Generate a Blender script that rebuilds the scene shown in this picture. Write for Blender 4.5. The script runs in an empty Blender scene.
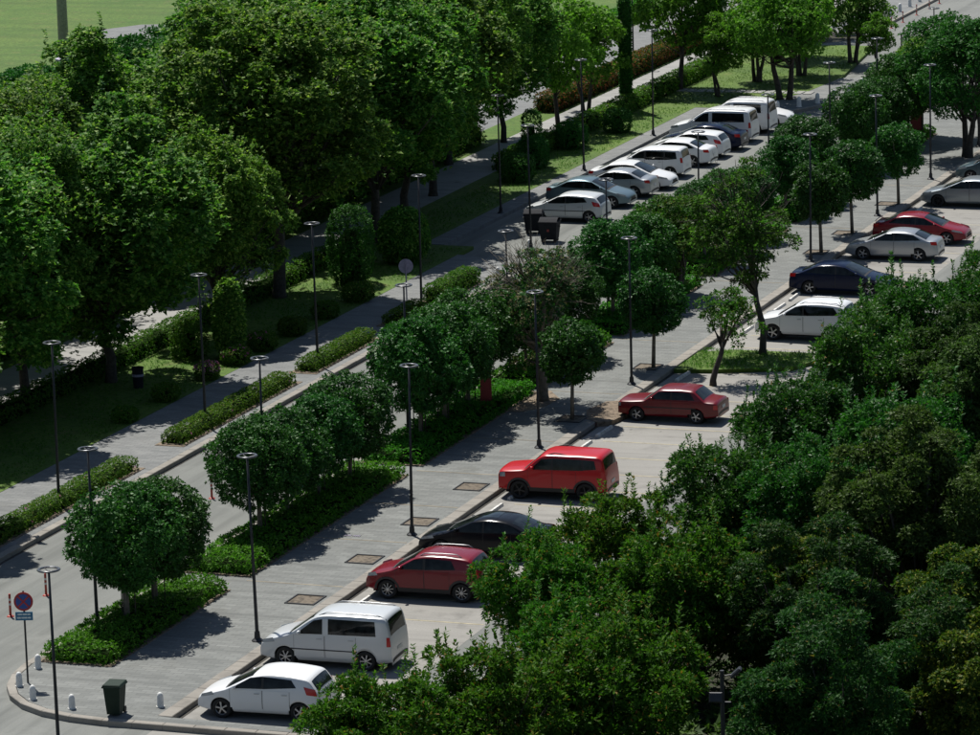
import bpy, bmesh, math, random
import numpy as np
from mathutils import Vector, Matrix
PI = math.pi
scene = bpy.context.scene
COL = scene.collection
# ------------------------------------------------------------------ camera
TH, ROLL, PSI = math.radians(11.925), math.radians(1.6466), math.radians(19.942)
_d = Vector((-math.sin(PSI)*math.cos(TH), math.cos(PSI)*math.cos(TH), -math.sin(TH)))
_r = Vector((math.cos(PSI), math.sin(PSI), 0)); _u = _r.cross(_d)
_r2 = math.cos(ROLL)*_r - math.sin(ROLL)*_u; _u2 = math.sin(ROLL)*_r + math.cos(ROLL)*_u
cd = bpy.data.cameras.new('camera'); cam = bpy.data.objects.new('camera', cd); COL.objects.link(cam)
cam.matrix_world = Matrix(((_r2.x, _u2.x, -_d.x, 0), (_r2.y, _u2.y, -_d.y, 0), (_r2.z, _u2.z, -_d.z, 35.15), (0, 0, 0, 1)))
cd.sensor_width = 36; cd.sensor_fit = 'HORIZONTAL'; cd.lens = 4036/980*36
cd.clip_start = 1; cd.clip_end = 5000
scene.camera = cam
# ------------------------------------------------------------------ sky and sun
SUN = Vector((-0.36, 0.41, 1.0)).normalized()          # towards the sun
elev = math.asin(SUN.z)
world = bpy.data.worlds.new('World'); scene.world = world; world.use_nodes = True
wn = world.node_tree
sky = wn.nodes.new('ShaderNodeTexSky'); sky.sky_type = 'NISHITA'; sky.sun_disc = False
sky.sun_elevation = elev; sky.sun_rotation = math.atan2(SUN.x, SUN.y)
sky.air_density = 1.0; sky.dust_density = 0.6
bg = wn.nodes['Background']; bg.inputs['Strength'].default_value = 0.062
wn.links.new(sky.outputs[0], bg.inputs['Color'])
sl = bpy.data.lights.new('sun', 'SUN'); sl.energy = 5.0; sl.angle = math.radians(0.53); sl.color = (1.0, 0.965, 0.90)
so = bpy.data.objects.new('sun', sl); COL.objects.link(so)
so.rotation_euler = SUN.to_track_quat('Z', 'Y').to_euler(); so.location = (-90, 200, 120)
vs = scene.view_settings; vs.view_transform = 'Standard'; vs.look = 'None'; vs.gamma = 1; vs.use_curve_mapping = False
vs.exposure = 0.34
# ------------------------------------------------------------------ materials
def _new(name):
    m = bpy.data.materials.new(name); m.use_nodes = True
    return m, m.node_tree.nodes, m.node_tree.links, m.node_tree.nodes['Principled BSDF']
def plain(name, col, rough=0.6, metal=0.0, coat=0.0, spec=0.5, noise=0.0, nscale=8.0):
    m, N, L, b = _new(name)
    b.inputs['Base Color'].default_value = (*col, 1); b.inputs['Roughness'].default_value = rough
    b.inputs['Metallic'].default_value = metal; b.inputs['Coat Weight'].default_value = coat
    b.inputs['Coat Roughness'].default_value = 0.06; b.inputs['Specular IOR Level'].default_value = spec
    if noise:
        tc = N.new('ShaderNodeTexCoord'); nz = N.new('ShaderNodeTexNoise'); nz.inputs['Scale'].default_value = nscale
        nz.inputs['Detail'].default_value = 6
        L.new(tc.outputs['Object'], nz.inputs['Vector'])
        cr = N.new('ShaderNodeValToRGB')
        cr.color_ramp.elements[0].position = 0.3; cr.color_ramp.elements[1].position = 0.7
        cr.color_ramp.elements[0].color = (*[c*(1-noise) for c in col], 1)
        cr.color_ramp.elements[1].color = (*[min(1, c*(1+noise)) for c in col], 1)
        L.new(nz.outputs['Fac'], cr.inputs['Fac']); L.new(cr.outputs['Color'], b.inputs['Base Color'])
    return m
def leafmat(name, cols, rough=0.42, trans=0.22, spec=0.45):
    rough = max(rough, .5); spec = .16 if ('ficus' in name or 'glossy' in name) else .08; trans = min(.38, trans+.1); g_ = 1.3 if 'ficus' in name else 1.32 if 'plane' in name else .86 if 'shrub_green' in name else .95 if 'yellowing' in name else 1.08; cols = [(p, (c[0]*.94*g_, c[1]*1.26*g_, c[2]*1.0*g_)) for p, c in cols]
    """cols: list of (pos, rgb): each leaf draws one colour"""
    m, N, L, b = _new(name)
    g = N.new('ShaderNodeNewGeometry'); cr = N.new('ShaderNodeValToRGB')
    e = cr.color_ramp.elements
    while len(e) < len(cols): e.new(0.5)
    for i, (p, c) in enumerate(cols): e[i].position = p; e[i].color = (*c, 1)
    L.new(g.outputs['Random Per Island'], cr.inputs['Fac'])
    # slow drift of hue through the crown, tree to tree
    oi = N.new('ShaderNodeObjectInfo'); hs = N.new('ShaderNodeHueSaturation')
    mr = N.new('ShaderNodeMapRange'); mr.inputs['To Min'].default_value = 0.82; mr.inputs['To Max'].default_value = 1.18
    L.new(oi.outputs['Random'], mr.inputs['Value']); L.new(mr.outputs['Result'], hs.inputs['Value'])
    mh = N.new('ShaderNodeMapRange'); mh.inputs['To Min'].default_value = 0.485; mh.inputs['To Max'].default_value = 0.512
    ml = N.new('ShaderNodeMath'); ml.operation = 'FRACT'; mm = N.new('ShaderNodeMath'); mm.operation = 'MULTIPLY'; mm.inputs[1].default_value = 7.31
    L.new(oi.outputs['Random'], mm.inputs[0]); L.new(mm.outputs[0], ml.inputs[0]); L.new(ml.outputs[0], mh.inputs['Value']); L.new(mh.outputs['Result'], hs.inputs['Hue'])
    L.new(cr.outputs['Color'], hs.inputs['Color'])
    L.new(hs.outputs['Color'], b.inputs['Base Color'])
    b.inputs['Roughness'].default_value = rough; b.inputs['Specular IOR Level'].default_value = spec
    t = N.new('ShaderNodeBsdfTranslucent'); mx = N.new('ShaderNodeMixShader'); mx.inputs[0].default_value = trans
    gm = N.new('ShaderNodeMix'); gm.data_type = 'RGBA'; gm.blend_type = 'MULTIPLY'; gm.inputs[0].default_value = 1
    gm.inputs[7].default_value = (1.3, 1.65, 0.7, 1)
    L.new(hs.outputs['Color'], gm.inputs[6]); L.new(gm.outputs[2], t.inputs['Color'])
    out = N['Material Output']
    L.new(b.outputs[0], mx.inputs[1]); L.new(t.outputs[0], mx.inputs[2]); L.new(mx.outputs[0], out.inputs['Surface'])
    return m
def groundmat(name, c0, c1, kind='asphalt', rough=0.85):
    m, N, L, b = _new(name)
    g = N.new('ShaderNodeNewGeometry'); b.inputs['Roughness'].default_value = rough; b.inputs['Specular IOR Level'].default_value = 0.3
    def noise(scale, detail=6, vec=None, rough_=0.6):
        n = N.new('ShaderNodeTexNoise'); n.inputs['Scale'].default_value = scale; n.inputs['Detail'].default_value = detail
        n.inputs['Roughness'].default_value = rough_
        L.new(vec or g.outputs['Position'], n.inputs['Vector']); return n
    def mp(sx, sy):
        q = N.new('ShaderNodeMapping'); q.inputs['Scale'].default_value = (sx, sy, 1); L.new(g.outputs['Position'], q.inputs['Vector']); return q.outputs[0]
    def mix(a, bb, fac, mode='MIX'):
        x = N.new('ShaderNodeMix'); x.data_type = 'RGBA'; x.blend_type = mode
        if isinstance(fac, (int, float)): x.inputs[0].default_value = fac
        else: L.new(fac, x.inputs[0])
        for i, v in ((6, a), (7, bb)):
            if isinstance(v, tuple): x.inputs[i].default_value = (*v, 1)
            else: L.new(v, x.inputs[i])
        return x.outputs[2]
    def ramp(n, a, bb, va=0., vb=1.):
        r = N.new('ShaderNodeMapRange'); r.inputs['From Min'].default_value = a; r.inputs['From Max'].default_value = bb
        r.inputs['To Min'].default_value = va; r.inputs['To Max'].default_value = vb; L.new(n, r.inputs['Value']); return r.outputs[0]
    big = noise(0.16, 5); fine = noise(9, 5)
    col = mix(c0, c1, ramp(big.outputs['Fac'], 0.3, 0.7))
    bump_src = fine.outputs['Fac']; bdist = 0.01
    if kind == 'asphalt':
        streak = noise(1.0, 5, mp(1.3, 0.07)); col = mix(col, tuple(c*0.72 for c in c0), ramp(streak.outputs['Fac'], 0.45, 0.68, 0, 0.85))
        patch = noise(0.5, 3); col = mix(col, tuple(c*1.2 for c in c1), ramp(patch.outputs['Fac'], 0.58, 0.72, 0, 0.5))
        oil = noise(0.9, 4); col = mix(col, tuple(c*0.5 for c in c0), ramp(oil.outputs['Fac'], 0.68, 0.8, 0, 0.6))
        grit = noise(25, 3); col = mix(col, tuple(c*0.75 for c in c0), ramp(grit.outputs['Fac'], 0.45, 0.75, 0, 0.5))
    elif kind == 'paver':
        br = N.new('ShaderNodeTexBrick'); br.inputs['Scale'].default_value = 1.0
        br.inputs['Brick Width'].default_value = 0.42; br.inputs['Row Height'].default_value = 0.21
        br.inputs['Mortar Size'].default_value = 0.014; br.inputs['Mortar Smooth'].default_value = 0.3
        br.inputs['Color1'].default_value = (*[c*0.86 for c in c0], 1); br.inputs['Color2'].default_value = (*[c*1.13 for c in c1], 1)
        br.inputs['Mortar'].default_value = (*[c*0.5 for c in c0], 1)
        L.new(mp(1, 1), br.inputs['Vector'])
        col = mix(col, br.outputs['Color'], 0.55)
        band = noise(1.0, 4, mp(0.10, 1.7)); col = mix(col, tuple(c*0.66 for c in c0), ramp(band.outputs['Fac'], 0.45, 0.72, 0, 0.75))
        stain = noise(0.7, 6); col = mix(col, tuple(c*1.25 for c in c1), ramp(stain.outputs['Fac'], 0.55, 0.75, 0, 0.55))
        dirt = noise(0.33, 7); col = mix(col, (c0[0]*0.62, c0[1]*0.58, c0[2]*0.5), ramp(dirt.outputs['Fac'], 0.58, 0.78, 0, 0.6))
    elif kind == 'concrete':
        band = noise(1.0, 5, mp(0.12, 0.9)); col = mix(col, tuple(c*0.75 for c in c0), ramp(band.outputs['Fac'], 0.45, 0.75, 0, 0.6))
        stain = noise(0.8, 6); col = mix(col, tuple(c*0.55 for c in c0), ramp(stain.outputs['Fac'], 0.55, 0.72, 0, 0.75)); oil = noise(1.7, 2, mp(1, .45)); col = mix(col, tuple(c*0.3 for c in c0), ramp(oil.outputs['Fac'], 0.7, 0.78, 0, 0.8)); tyre = noise(1.0, 4, mp(0.06, 2.2)); col = mix(col, tuple(c*0.7 for c in c0), ramp(tyre.outputs['Fac'], 0.52, 0.7, 0, 0.6))
        grit = noise(18, 3); col = mix(col, tuple(c*0.8 for c in c0), ramp(grit.outputs['Fac'], 0.45, 0.7, 0, 0.45))
    elif kind == 'grass':
        mid = noise(0.7, 6); col = mix(col, (0.16, 0.135, 0.05), ramp(mid.outputs['Fac'], 0.56, 0.74, 0, 0.7))
        f2 = noise(5.0, 6); col = mix(col, tuple(c*0.45 for c in c0), ramp(f2.outputs['Fac'], 0.42, 0.7, 0, 0.8))
        band = noise(1.0, 3, mp(0.05, 0.4)); col = mix(col, tuple(c*0.6 for c in c0), ramp(band.outputs['Fac'], 0.45, 0.65, 0, 0.55))
        bump_src = f2.outputs['Fac']; bdist = 0.12
    elif kind == 'soil':
        f2 = noise(6.0, 6); col = mix(col, tuple(c*0.4 for c in c0), ramp(f2.outputs['Fac'], 0.45, 0.65)); bump_src = f2.outputs['Fac']; bdist = 0.05
    L.new(col, b.inputs['Base Color'])
    bp = N.new('ShaderNodeBump'); bp.inputs['Distance'].default_value = bdist; bp.inputs['Strength'].default_value = 0.6
    L.new(bump_src, bp.inputs['Height']); L.new(bp.outputs['Normal'], b.inputs['Normal'])
    return m
def paint(name, col, metal=0.0, rough=0.32):
    m = plain(name, col, rough, metal, 0.3, 0.3); return m
M = {}
M['road'] = groundmat('road_asphalt', (0.140, 0.147, 0.138), (0.184, 0.189, 0.176), 'asphalt')
M['plaza'] = groundmat('plaza_paving', (0.144, 0.151, 0.145), (0.178, 0.184, 0.175), 'paver')
M['walk'] = groundmat('sidewalk_paving', (0.15, 0.157, 0.158), (0.185, 0.188, 0.184), 'paver')
M['lot'] = groundmat('lot_concrete', (0.225, 0.217, 0.200), (0.270, 0.262, 0.242), 'concrete')
M['path'] = groundmat('path_stone', (0.25, 0.25, 0.24), (0.31, 0.305, 0.29), 'concrete')
M['kerb'] = groundmat('kerb_concrete', (0.225, 0.208, 0.182), (0.28, 0.26, 0.228), 'concrete')
M['grass'] = groundmat('grass_ground', (0.062, 0.130, 0.013), (0.105, 0.165, 0.022), 'grass')
M['field'] = groundmat('field_grass', (0.058, 0.128, 0.014), (0.098, 0.155, 0.024), 'grass')
M['soil'] = groundmat('bare_soil', (0.17, 0.128, 0.088), (0.23, 0.18, 0.13), 'soil')
M['pitsoil'] = groundmat('pit_soil', (0.12, 0.098, 0.072), (0.17, 0.14, 0.105), 'soil')
M['litter'] = groundmat('leaf_litter', (0.022, 0.026, 0.012), (0.035, 0.034, 0.016), 'soil')
M['kerb_shade'] = plain('kerb_shade_tone', (0.035, 0.032, 0.026), 0.95, noise=0.5, nscale=2)  # near-black colour standing in for shade at the kerb foot
M['line'] = plain('worn_yellow_paint', (0.30, 0.265, 0.18), 0.8, noise=0.3, nscale=3)
M['joint'] = plain('paving_joint', (0.19, 0.165, 0.12), 0.9, noise=0.45, nscale=2)
M['stop'] = plain('worn_white_concrete', (0.52, 0.51, 0.48), 0.8, noise=0.35, nscale=5)
M['white'] = plain('white_bollard_paint', (0.62, 0.62, 0.60), 0.6, noise=0.15, nscale=9)
M['redpost'] = plain('red_plastic', (0.34, 0.035, 0.02), 0.5, noise=0.15)
M['reflect'] = plain('reflective_band', (0.6, 0.58, 0.55), 0.4)
M['pole'] = plain('charcoal_metal', (0.018, 0.02, 0.024), 0.5, 0.3, noise=0.25)
M['ring'] = plain('lamp_ring_grey', (0.075, 0.08, 0.088), 0.3, 0.4)
M['steel'] = plain('galvanised_steel', (0.30, 0.27, 0.36), 0.5, 0.1, noise=0.2)
M['bark'] = plain('grey_brown_bark', (0.05, 0.042, 0.033), 0.9, noise=0.5, nscale=6)
M['palebark'] = plain('pale_bark', (0.15, 0.13, 0.10), 0.9, noise=0.4, nscale=6)
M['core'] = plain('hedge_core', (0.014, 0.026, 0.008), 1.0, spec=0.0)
M['bin'] = plain('dark_green_bin_plastic', (0.009, 0.022, 0.014), 0.6, spec=0.2, noise=0.15)
M['dump'] = plain('dark_grey_bin_plastic', (0.018, 0.019, 0.023), 0.8, spec=0.15, noise=0.2)
M['glass'] = plain('tinted_car_glass', (0.010, 0.013, 0.014), 0.05, 0, 0, 0.25, noise=0.9, nscale=3.5)
M['tyre'] = plain('tyre_rubber', (0.014, 0.014, 0.014), 0.85)
M['rim'] = plain('alloy_rim', (0.42, 0.42, 0.43), 0.35, 0.7)
M['darkrim'] = plain('black_rim', (0.02, 0.02, 0.022), 0.4, 0.4)
M['black'] = plain('black_trim', (0.016, 0.016, 0.017), 0.6)
M['under'] = plain('underbody_black', (0.006, 0.006, 0.006), 1.0)
M['tail'] = plain('red_tail_lamp', (0.42, 0.012, 0.015), 0.15)
M['head'] = plain('head_lamp_glass', (0.30, 0.33, 0.36), 0.08, 0.3)
M['plate'] = plain('number_plate', (0.6, 0.6, 0.6), 0.5)
M['rail'] = plain('roof_rail_metal', (0.35, 0.36, 0.37), 0.35, 0.6)
M['signred'] = plain('sign_red', (0.33, 0.012, 0.018), 0.45)
M['signblue'] = plain('sign_blue', (0.012, 0.055, 0.24), 0.45)
M['platecyan'] = plain('sign_teal_blue', (0.015, 0.13, 0.24), 0.45)
M['signtext'] = plain('sign_white', (0.55, 0.6, 0.6), 0.5)
M['totem'] = plain('dark_red_panel', (0.22, 0.025, 0.025), 0.5, noise=0.2, nscale=3)
M['flood'] = plain('flood_lamp_glass', (0.10, 0.11, 0.125), 0.2)
M['leaf_plane'] = leafmat('plane_leaves', [(0, (0.022, 0.05, 0.011)), (0.45, (0.056, 0.105, 0.020)), (0.8, (0.12, 0.165, 0.036)), (1, (0.22, 0.22, 0.065))], 0.5, 0.24)
M['leaf_ficus'] = leafmat('ficus_leaves', [(0, (0.012, 0.036, 0.008)), (0.6, (0.022, 0.060, 0.012)), (1, (0.038, 0.085, 0.018))], 0.33, 0.12, 0.5)
M['leaf_bed'] = leafmat('shrub_bed_leaves', [(0, (0.03, 0.085, 0.010)), (0.6, (0.055, 0.135, 0.014)), (1, (0.095, 0.18, 0.025))], 0.4, 0.2)
M['leaf_hedge'] = leafmat('hedge_leaves', [(0, (0.03, 0.062, 0.010)), (0.6, (0.062, 0.10, 0.016)), (0.93, (0.10, 0.135, 0.022)), (1, (0.16, 0.10, 0.03))], 0.5, 0.18)
M['leaf_redhedge'] = leafmat('red_tipped_leaves', [(0, (0.03, 0.06, 0.012)), (0.58, (0.05, 0.08, 0.018)), (0.64, (0.22, 0.05, 0.035)), (1, (0.28, 0.075, 0.05))], 0.5, 0.2)
M['leaf_glossy'] = leafmat('glossy_dark_leaves', [(0, (0.012, 0.038, 0.008)), (0.6, (0.026, 0.068, 0.012)), (0.985, (0.05, 0.10, 0.02)), (1, (0.24, 0.09, 0.02))], 0.32, 0.18, 0.5)
M['leaf_carob'] = leafmat('shrub_green_leaves', [(0, (0.025, 0.06, 0.008)), (0.5, (0.05, 0.115, 0.014)), (0.9, (0.09, 0.15, 0.022)), (0.96, (0.18, 0.14, 0.03)), (1, (0.25, 0.08, 0.03))], 0.35, 0.22, 0.5)
M['leaf_olive'] = leafmat('olive_leaves', [(0, (0.024, 0.036, 0.010)), (0.6, (0.044, 0.062, 0.017)), (1, (0.085, 0.098, 0.03))], 0.5, 0.15)
M['leaf_yellow'] = leafmat('yellowing_leaves', [(0, (0.022, 0.045, 0.009)), (0.55, (0.05, 0.075, 0.014)), (0.8, (0.11, 0.11, 0.02)), (1, (0.26, 0.19, 0.03))], 0.45, 0.2)
M['leaf_fine'] = leafmat('fine_bluish_leaves', [(0, (0.011, 0.030, 0.008)), (0.7, (0.024, 0.052, 0.013)), (0.97, (0.05, 0.08, 0.02)), (1, (0.2, .09, .03))], 0.45, 0.15)
M['leaf_light'] = leafmat('light_green_leaves', [(0, (0.04, 0.085, 0.012)), (0.5, (0.075, 0.135, 0.02)), (1, (0.13, 0.19, 0.04))], 0.5, 0.28)
M['leaf_pine'] = leafmat('deep_green_leaves', [(0, (0.018, 0.055, 0.012)), (0.6, (0.030, 0.085, 0.018)), (1, (0.05, 0.115, 0.025))], 0.5, 0.12)
M['leaf_dry'] = leafmat('dry_twigs', [(0, (0.13, 0.085, 0.055)), (1, (0.25, 0.17, 0.125))], 0.8, 0.1)
M['leaf_pink'] = leafmat('pink_flowers', [(0, (0.42, 0.06, 0.22)), (1, (0.55, 0.16, 0.36))], 0.6, 0.2)
M['blade'] = leafmat('grass_blades', [(0, (0.035, 0.08, 0.012)), (0.7, (0.07, 0.12, 0.02)), (1, (0.14, 0.13, 0.05))], 0.6, 0.2)
# ------------------------------------------------------------------ helpers
def tag(o, label=None, cat=None, group=None, kind=None):
    if label: o['label'] = label
    if cat: o['category'] = cat
    if group: o['group'] = group
    if kind: o['kind'] = kind
    return o
def empty(name, loc=(0, 0, 0), rz=0.0):
    o = bpy.data.objects.new(name, None); COL.objects.link(o); o.empty_display_size = 0.3
    o.location = loc; o.rotation_euler = (0, 0, rz); return o
def link(name, me, parent=None, loc=None):
    o = bpy.data.objects.new(name, me); COL.objects.link(o)
    if parent: o.parent = parent
    if loc is not None: o.location = loc
    return o
def copy_tree(o, parent=None):
    c = o.copy(); COL.objects.link(c); c.parent = parent
    for ch in o.children: copy_tree(ch, c)
    return c
class MB:
    def __init__(s): s.v = []; s.f = []
    def add(s, vs, fs):
        n = len(s.v); s.v += [tuple(p) for p in vs]; s.f += [tuple(i+n for i in f) for f in fs]; return s
    def box(s, x0, x1, y0, y1, z0, z1, b=0.0):
        if b <= 0:
            v = [(x, y, z) for z in (z0, z1) for y in (y0, y1) for x in (x0, x1)]
            return s.add(v, [(0, 2, 3, 1), (4, 5, 7, 6), (0, 1, 5, 4), (2, 6, 7, 3), (0, 4, 6, 2), (1, 3, 7, 5)])
        # top edges chamfered by b
        v = []
        for z, i in ((z0, 0), (z1-b, 0), (z1, b)):
            v += [(x0+i, y0+i, z), (x1-i, y0+i, z), (x1-i, y1-i, z), (x0+i, y1-i, z)]
        f = [(3, 2, 1, 0), (8, 9, 10, 11)]
        for k in (0, 4):
            for j in range(4): f.append((k+j, k+(j+1) % 4, k+4+(j+1) % 4, k+4+j))
        return s.add(v, f)
    def tube(s, pts, rad, n=8, cap=True):
        P = [Vector(p) for p in pts]; V = []; F = []
        for i, p in enumerate(P):
            t = (P[min(i+1, len(P)-1)]-P[max(i-1, 0)]).normalized()
            a = t.cross(Vector((0.13, 1, 0.07)) if abs(t.y) < 0.9 else Vector((1, 0, 0.1))).normalized(); b = t.cross(a)
            r = rad[i] if isinstance(rad, (list, tuple)) else rad
            for k in range(n):
                q = 2*PI*k/n; V.append(p+a*(r*math.cos(q))+b*(r*math.sin(q)))
        for i in range(len(P)-1):
            for k in range(n): F.append((i*n+k, i*n+(k+1) % n, (i+1)*n+(k+1) % n, (i+1)*n+k))
        if cap: F.append(tuple(range(n-1, -1, -1))); F.append(tuple((len(P)-1)*n+k for k in range(n)))
        return s.add(V, F)
    def lathe(s, prof, n=16, axis='z', c=(0, 0, 0), closed=False):
        V = []; F = []
        for (r, h) in prof:
            for k in range(n):
                q = 2*PI*k/n; a, b = r*math.cos(q), r*math.sin(q)
                p = (a, b, h) if axis == 'z' else (a, h, b)
                V.append((p[0]+c[0], p[1]+c[1], p[2]+c[2]))
        m = len(prof)
        for i in range(m if closed else m-1):
            j = (i+1) % m
            for k in range(n): F.append((i*n+k, i*n+(k+1) % n, j*n+(k+1) % n, j*n+k))
        return s.add(V, F)
    def prism(s, poly, z0, z1):
        n = len(poly)
        return s.add([(x, y, z0) for x, y in poly]+[(x, y, z1) for x, y in poly],
                     [tuple(range(n-1, -1, -1)), tuple(range(n, 2*n))]+[(i, (i+1) % n, n+(i+1) % n, n+i) for i in range(n)])
    def grid(s, rows):
        m = len(rows[0]); n = len(s.v)
        s.v += [tuple(p) for r in rows for p in r]
        for i in range(len(rows)-1):
            for j in range(m-1): s.f.append((n+i*m+j, n+i*m+j+1, n+(i+1)*m+j+1, n+(i+1)*m+j))
        return s
    def mesh(s, name, mat, smooth=False):
        me = bpy.data.meshes.new(name); me.from_pydata(s.v, [], s.f); me.materials.append(mat)
        bm = bmesh.new(); bm.from_mesh(me); bmesh.ops.recalc_face_normals(bm, faces=bm.faces); bm.to_mesh(me); bm.free()
        if smooth: me.polygons.foreach_set('use_smooth', [True]*len(me.polygons))
        me.update(); return me
    def build(s, name, mat, parent=None, smooth=False, loc=None):
        return link(name, s.mesh(name, mat, smooth), parent, loc)
def struct(name, mb, mat, parent=None):
    return tag(mb.build(name, mat, parent), kind='structure')
def unit(a): return a/np.maximum(np.linalg.norm(a, axis=-1, keepdims=True), 1e-9)
def rosettes(C, A, k, Ln, Wd, spread, rng, jit=0.25, tri=False):
    """k leaves round every centre C with axis A: quads (n*k,4,3)"""
    n = len(C); C = np.repeat(C, k, 0); A = np.repeat(unit(A), k, 0)
    ref = unit(rng.normal(size=(n*k, 3))); t1 = unit(np.cross(A, ref)); t2 = np.cross(A, t1)
    ph = np.tile(np.arange(k)*2*PI/k, n)+np.repeat(rng.uniform(0, 6.28, n), k)+rng.normal(0, .3, n*k)
    # keep one frame per rosette for an even spread
    t1r = np.repeat(t1[::k], k, 0); t2r = np.repeat(t2[::k], k, 0)
    a = np.clip(rng.normal(spread, jit, n*k), 0.1, 2.2)[:, None]
    D = unit(np.cos(a)*A+np.sin(a)*(np.cos(ph)[:, None]*t1r+np.sin(ph)[:, None]*t2r))
    S = unit(np.cross(D, A)+0.25*rng.normal(size=D.shape))
    sc = rng.uniform(.5, 1.35, n*k)[:, None]
    base = C+D*(0.12*Ln*sc); tip = C+D*(Ln*sc)-np.array([0, 0, 1.])*(0.12*Ln); mid = C+D*(0.5*Ln*sc)
    w = S*(Wd*sc*.5)
    if tri: return np.stack([C+D*(.15*Ln*sc)+w*1.1, tip, C+D*(.15*Ln*sc)-w*1.1], 1)
    return np.stack([base, mid+w, tip, mid-w], 1)
def quads_mesh(name, Q, mats, midx=None):
    Q = np.ascontiguousarray(Q, dtype=np.float32); n, c = Q.shape[:2]
    me = bpy.data.meshes.new(name); me.vertices.add(n*c); me.vertices.foreach_set('co', Q.reshape(-1))
    me.loops.add(n*c); me.loops.foreach_set('vertex_index', np.arange(n*c, dtype=np.int32))
    me.polygons.add(n); me.polygons.foreach_set('loop_start', np.arange(0, n*c, c, dtype=np.int32))
    me.polygons.foreach_set('loop_total', np.full(n, c, np.int32))
    for m in mats: me.materials.append(m)
    if midx is not None: me.polygons.foreach_set('material_index', np.asarray(midx, np.int32))
    me.update(); me.validate(); return me
# ------------------------------------------------------------------ ground
ground = MB(); ground.box(-1500, 1500, -200, 2600, -0.5, -0.13); struct('ground', ground, M['litter'])
def arc(cx, cy, r, a0, a1, n=10): return [(cx+r*math.cos(math.radians(a0+(a1-a0)*i/n)), cy+r*math.sin(math.radians(a0+(a1-a0)*i/n))) for i in range(n+1)]
struct('road', MB().prism([(-62.6, 60), (-40.1, 60), (-40.1, 105.9), (-51.5, 105.9), (-51.5, 111.0), (-55.5, 111.0), (-55.5, 420), (-68.4, 420), (-68.4, 262), (-72, 258), (-72, 243), (-68.5, 176), (-62.6, 176)], -0.12, -0.05), M['road'])
struct('parking_lot', MB().prism([(-49.2, 104), (-43.4, 104), (-43.4, 420), (-49.2, 420)], -0.12, -0.046), M['lot'])
struct('lot_aisle', MB().prism([(-43.4, 100), (-40.0, 100), (-40.0, 420), (-43.4, 420)], -0.12, -0.05), M['road'])
# median plaza with a rounded nose
nose = [(-55.65, 110.3), (-55.5, 109.2), (-55.15, 108.1), (-54.6, 107.2), (-53.9, 106.5), (-53.0, 105.95), (-52.0, 105.65), (-50.8, 105.5)]
struct('plaza', MB().prism([(-55.65, 236)]+nose+[(-48.0, 105.5), (-43.6, 105.6), (-43.6, 106.0), (-49.0, 106.05), (-49.45, 106.1), (-49.45, 236)], -0.12, 0.12), M['plaza'])
# left sidewalk
struct('sidewalk', MB().prism([(-67.0, 60), (-62.95, 60), (-62.95, 176.2), (-63.4, 178.6), (-66.4, 180.5), (-67.0, 180.5)], -0.12, 0.12), M['walk'])
struct('parking_bay', MB().prism([(-68.4, 180.2), (-62.6, 180.2), (-62.6, 226.2), (-68.4, 226.2)], -0.12, -0.046), M['road'])
struct('bay_sidewalk', MB().prism([(-69.7, 183), (-68.6, 183), (-68.6, 226.4), (-66.5, 226.9), (-64.6, 227.6), (-62.9, 230.8), (-61.6, 235.4), (-61.3, 243), (-64.3, 243), (-64.8, 236.5), (-66.8, 229.4), (-69.7, 229.4)], -0.12, 0.12), M['walk'])
struct('far_sidewalk', MB().prism([(-71.5, 266.5), (-70.2, 264.3), (-68.7, 265.0), (-68.2, 267.2), (-68.2, 420), (-71.5, 420)], -0.12, 0.12), M['walk'])
struct('park_lawn', MB().prism([(-72.0, 60), (-67.0, 60), (-67.0, 182.8), (-69.7, 182.8), (-69.7, 229.4), (-66.8, 229.4), (-64.8, 236.5), (-64.3, 243.2), (-66, 258), (-74.0, 258), (-74.0, 60)], -0.12, 0.13), M['grass'])
struct('park_path', MB().prism([(-76.6, 60), (-73.1, 60), (-73.1, 150), (-73.6, 200), (-74.0, 300), (-77.1, 300)], -0.04, 0.134), M['path'])
struct('middle_lawn', MB().prism([(-85.2, 60), (-76.6, 60), (-77.1, 300), (-79.3, 300), (-79.3, 216), (-85.2, 216)], -0.12, 0.125), M['grass'])
struct('far_path', MB().prism([(-85.2, 216), (-79.3, 216), (-79.3, 340), (-85.2, 340)], -0.12, 0.115), M['walk'])
struct('sports_field', MB().prism([(-400, 60), (-85.2, 60), (-85.2, 700), (-400, 700)], -0.12, 0.12), M['field'])
struct('junction_lawn', MB().prism([(-85.2, 340), (-79.3, 340), (-79.3, 300), (-71.5, 300), (-71.5, 268), (-74, 258.2), (-79.2, 258.2), (-79.2, 299), (-79.35, 339.9)], -0.12, 0.128), M['grass'])
struct('field_paving', MB().prism([(-123.5, 258), (-121, 262.5), (-112, 264.5), (-100, 263), (-100, 255), (-121, 255)], -0.02, 0.145), M['walk'])
struct('right_verge', MB().prism([(-40.0, 60), (60, 60), (60, 420), (-40.0, 420)], -0.12, 0.10), M['litter'])
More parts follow.
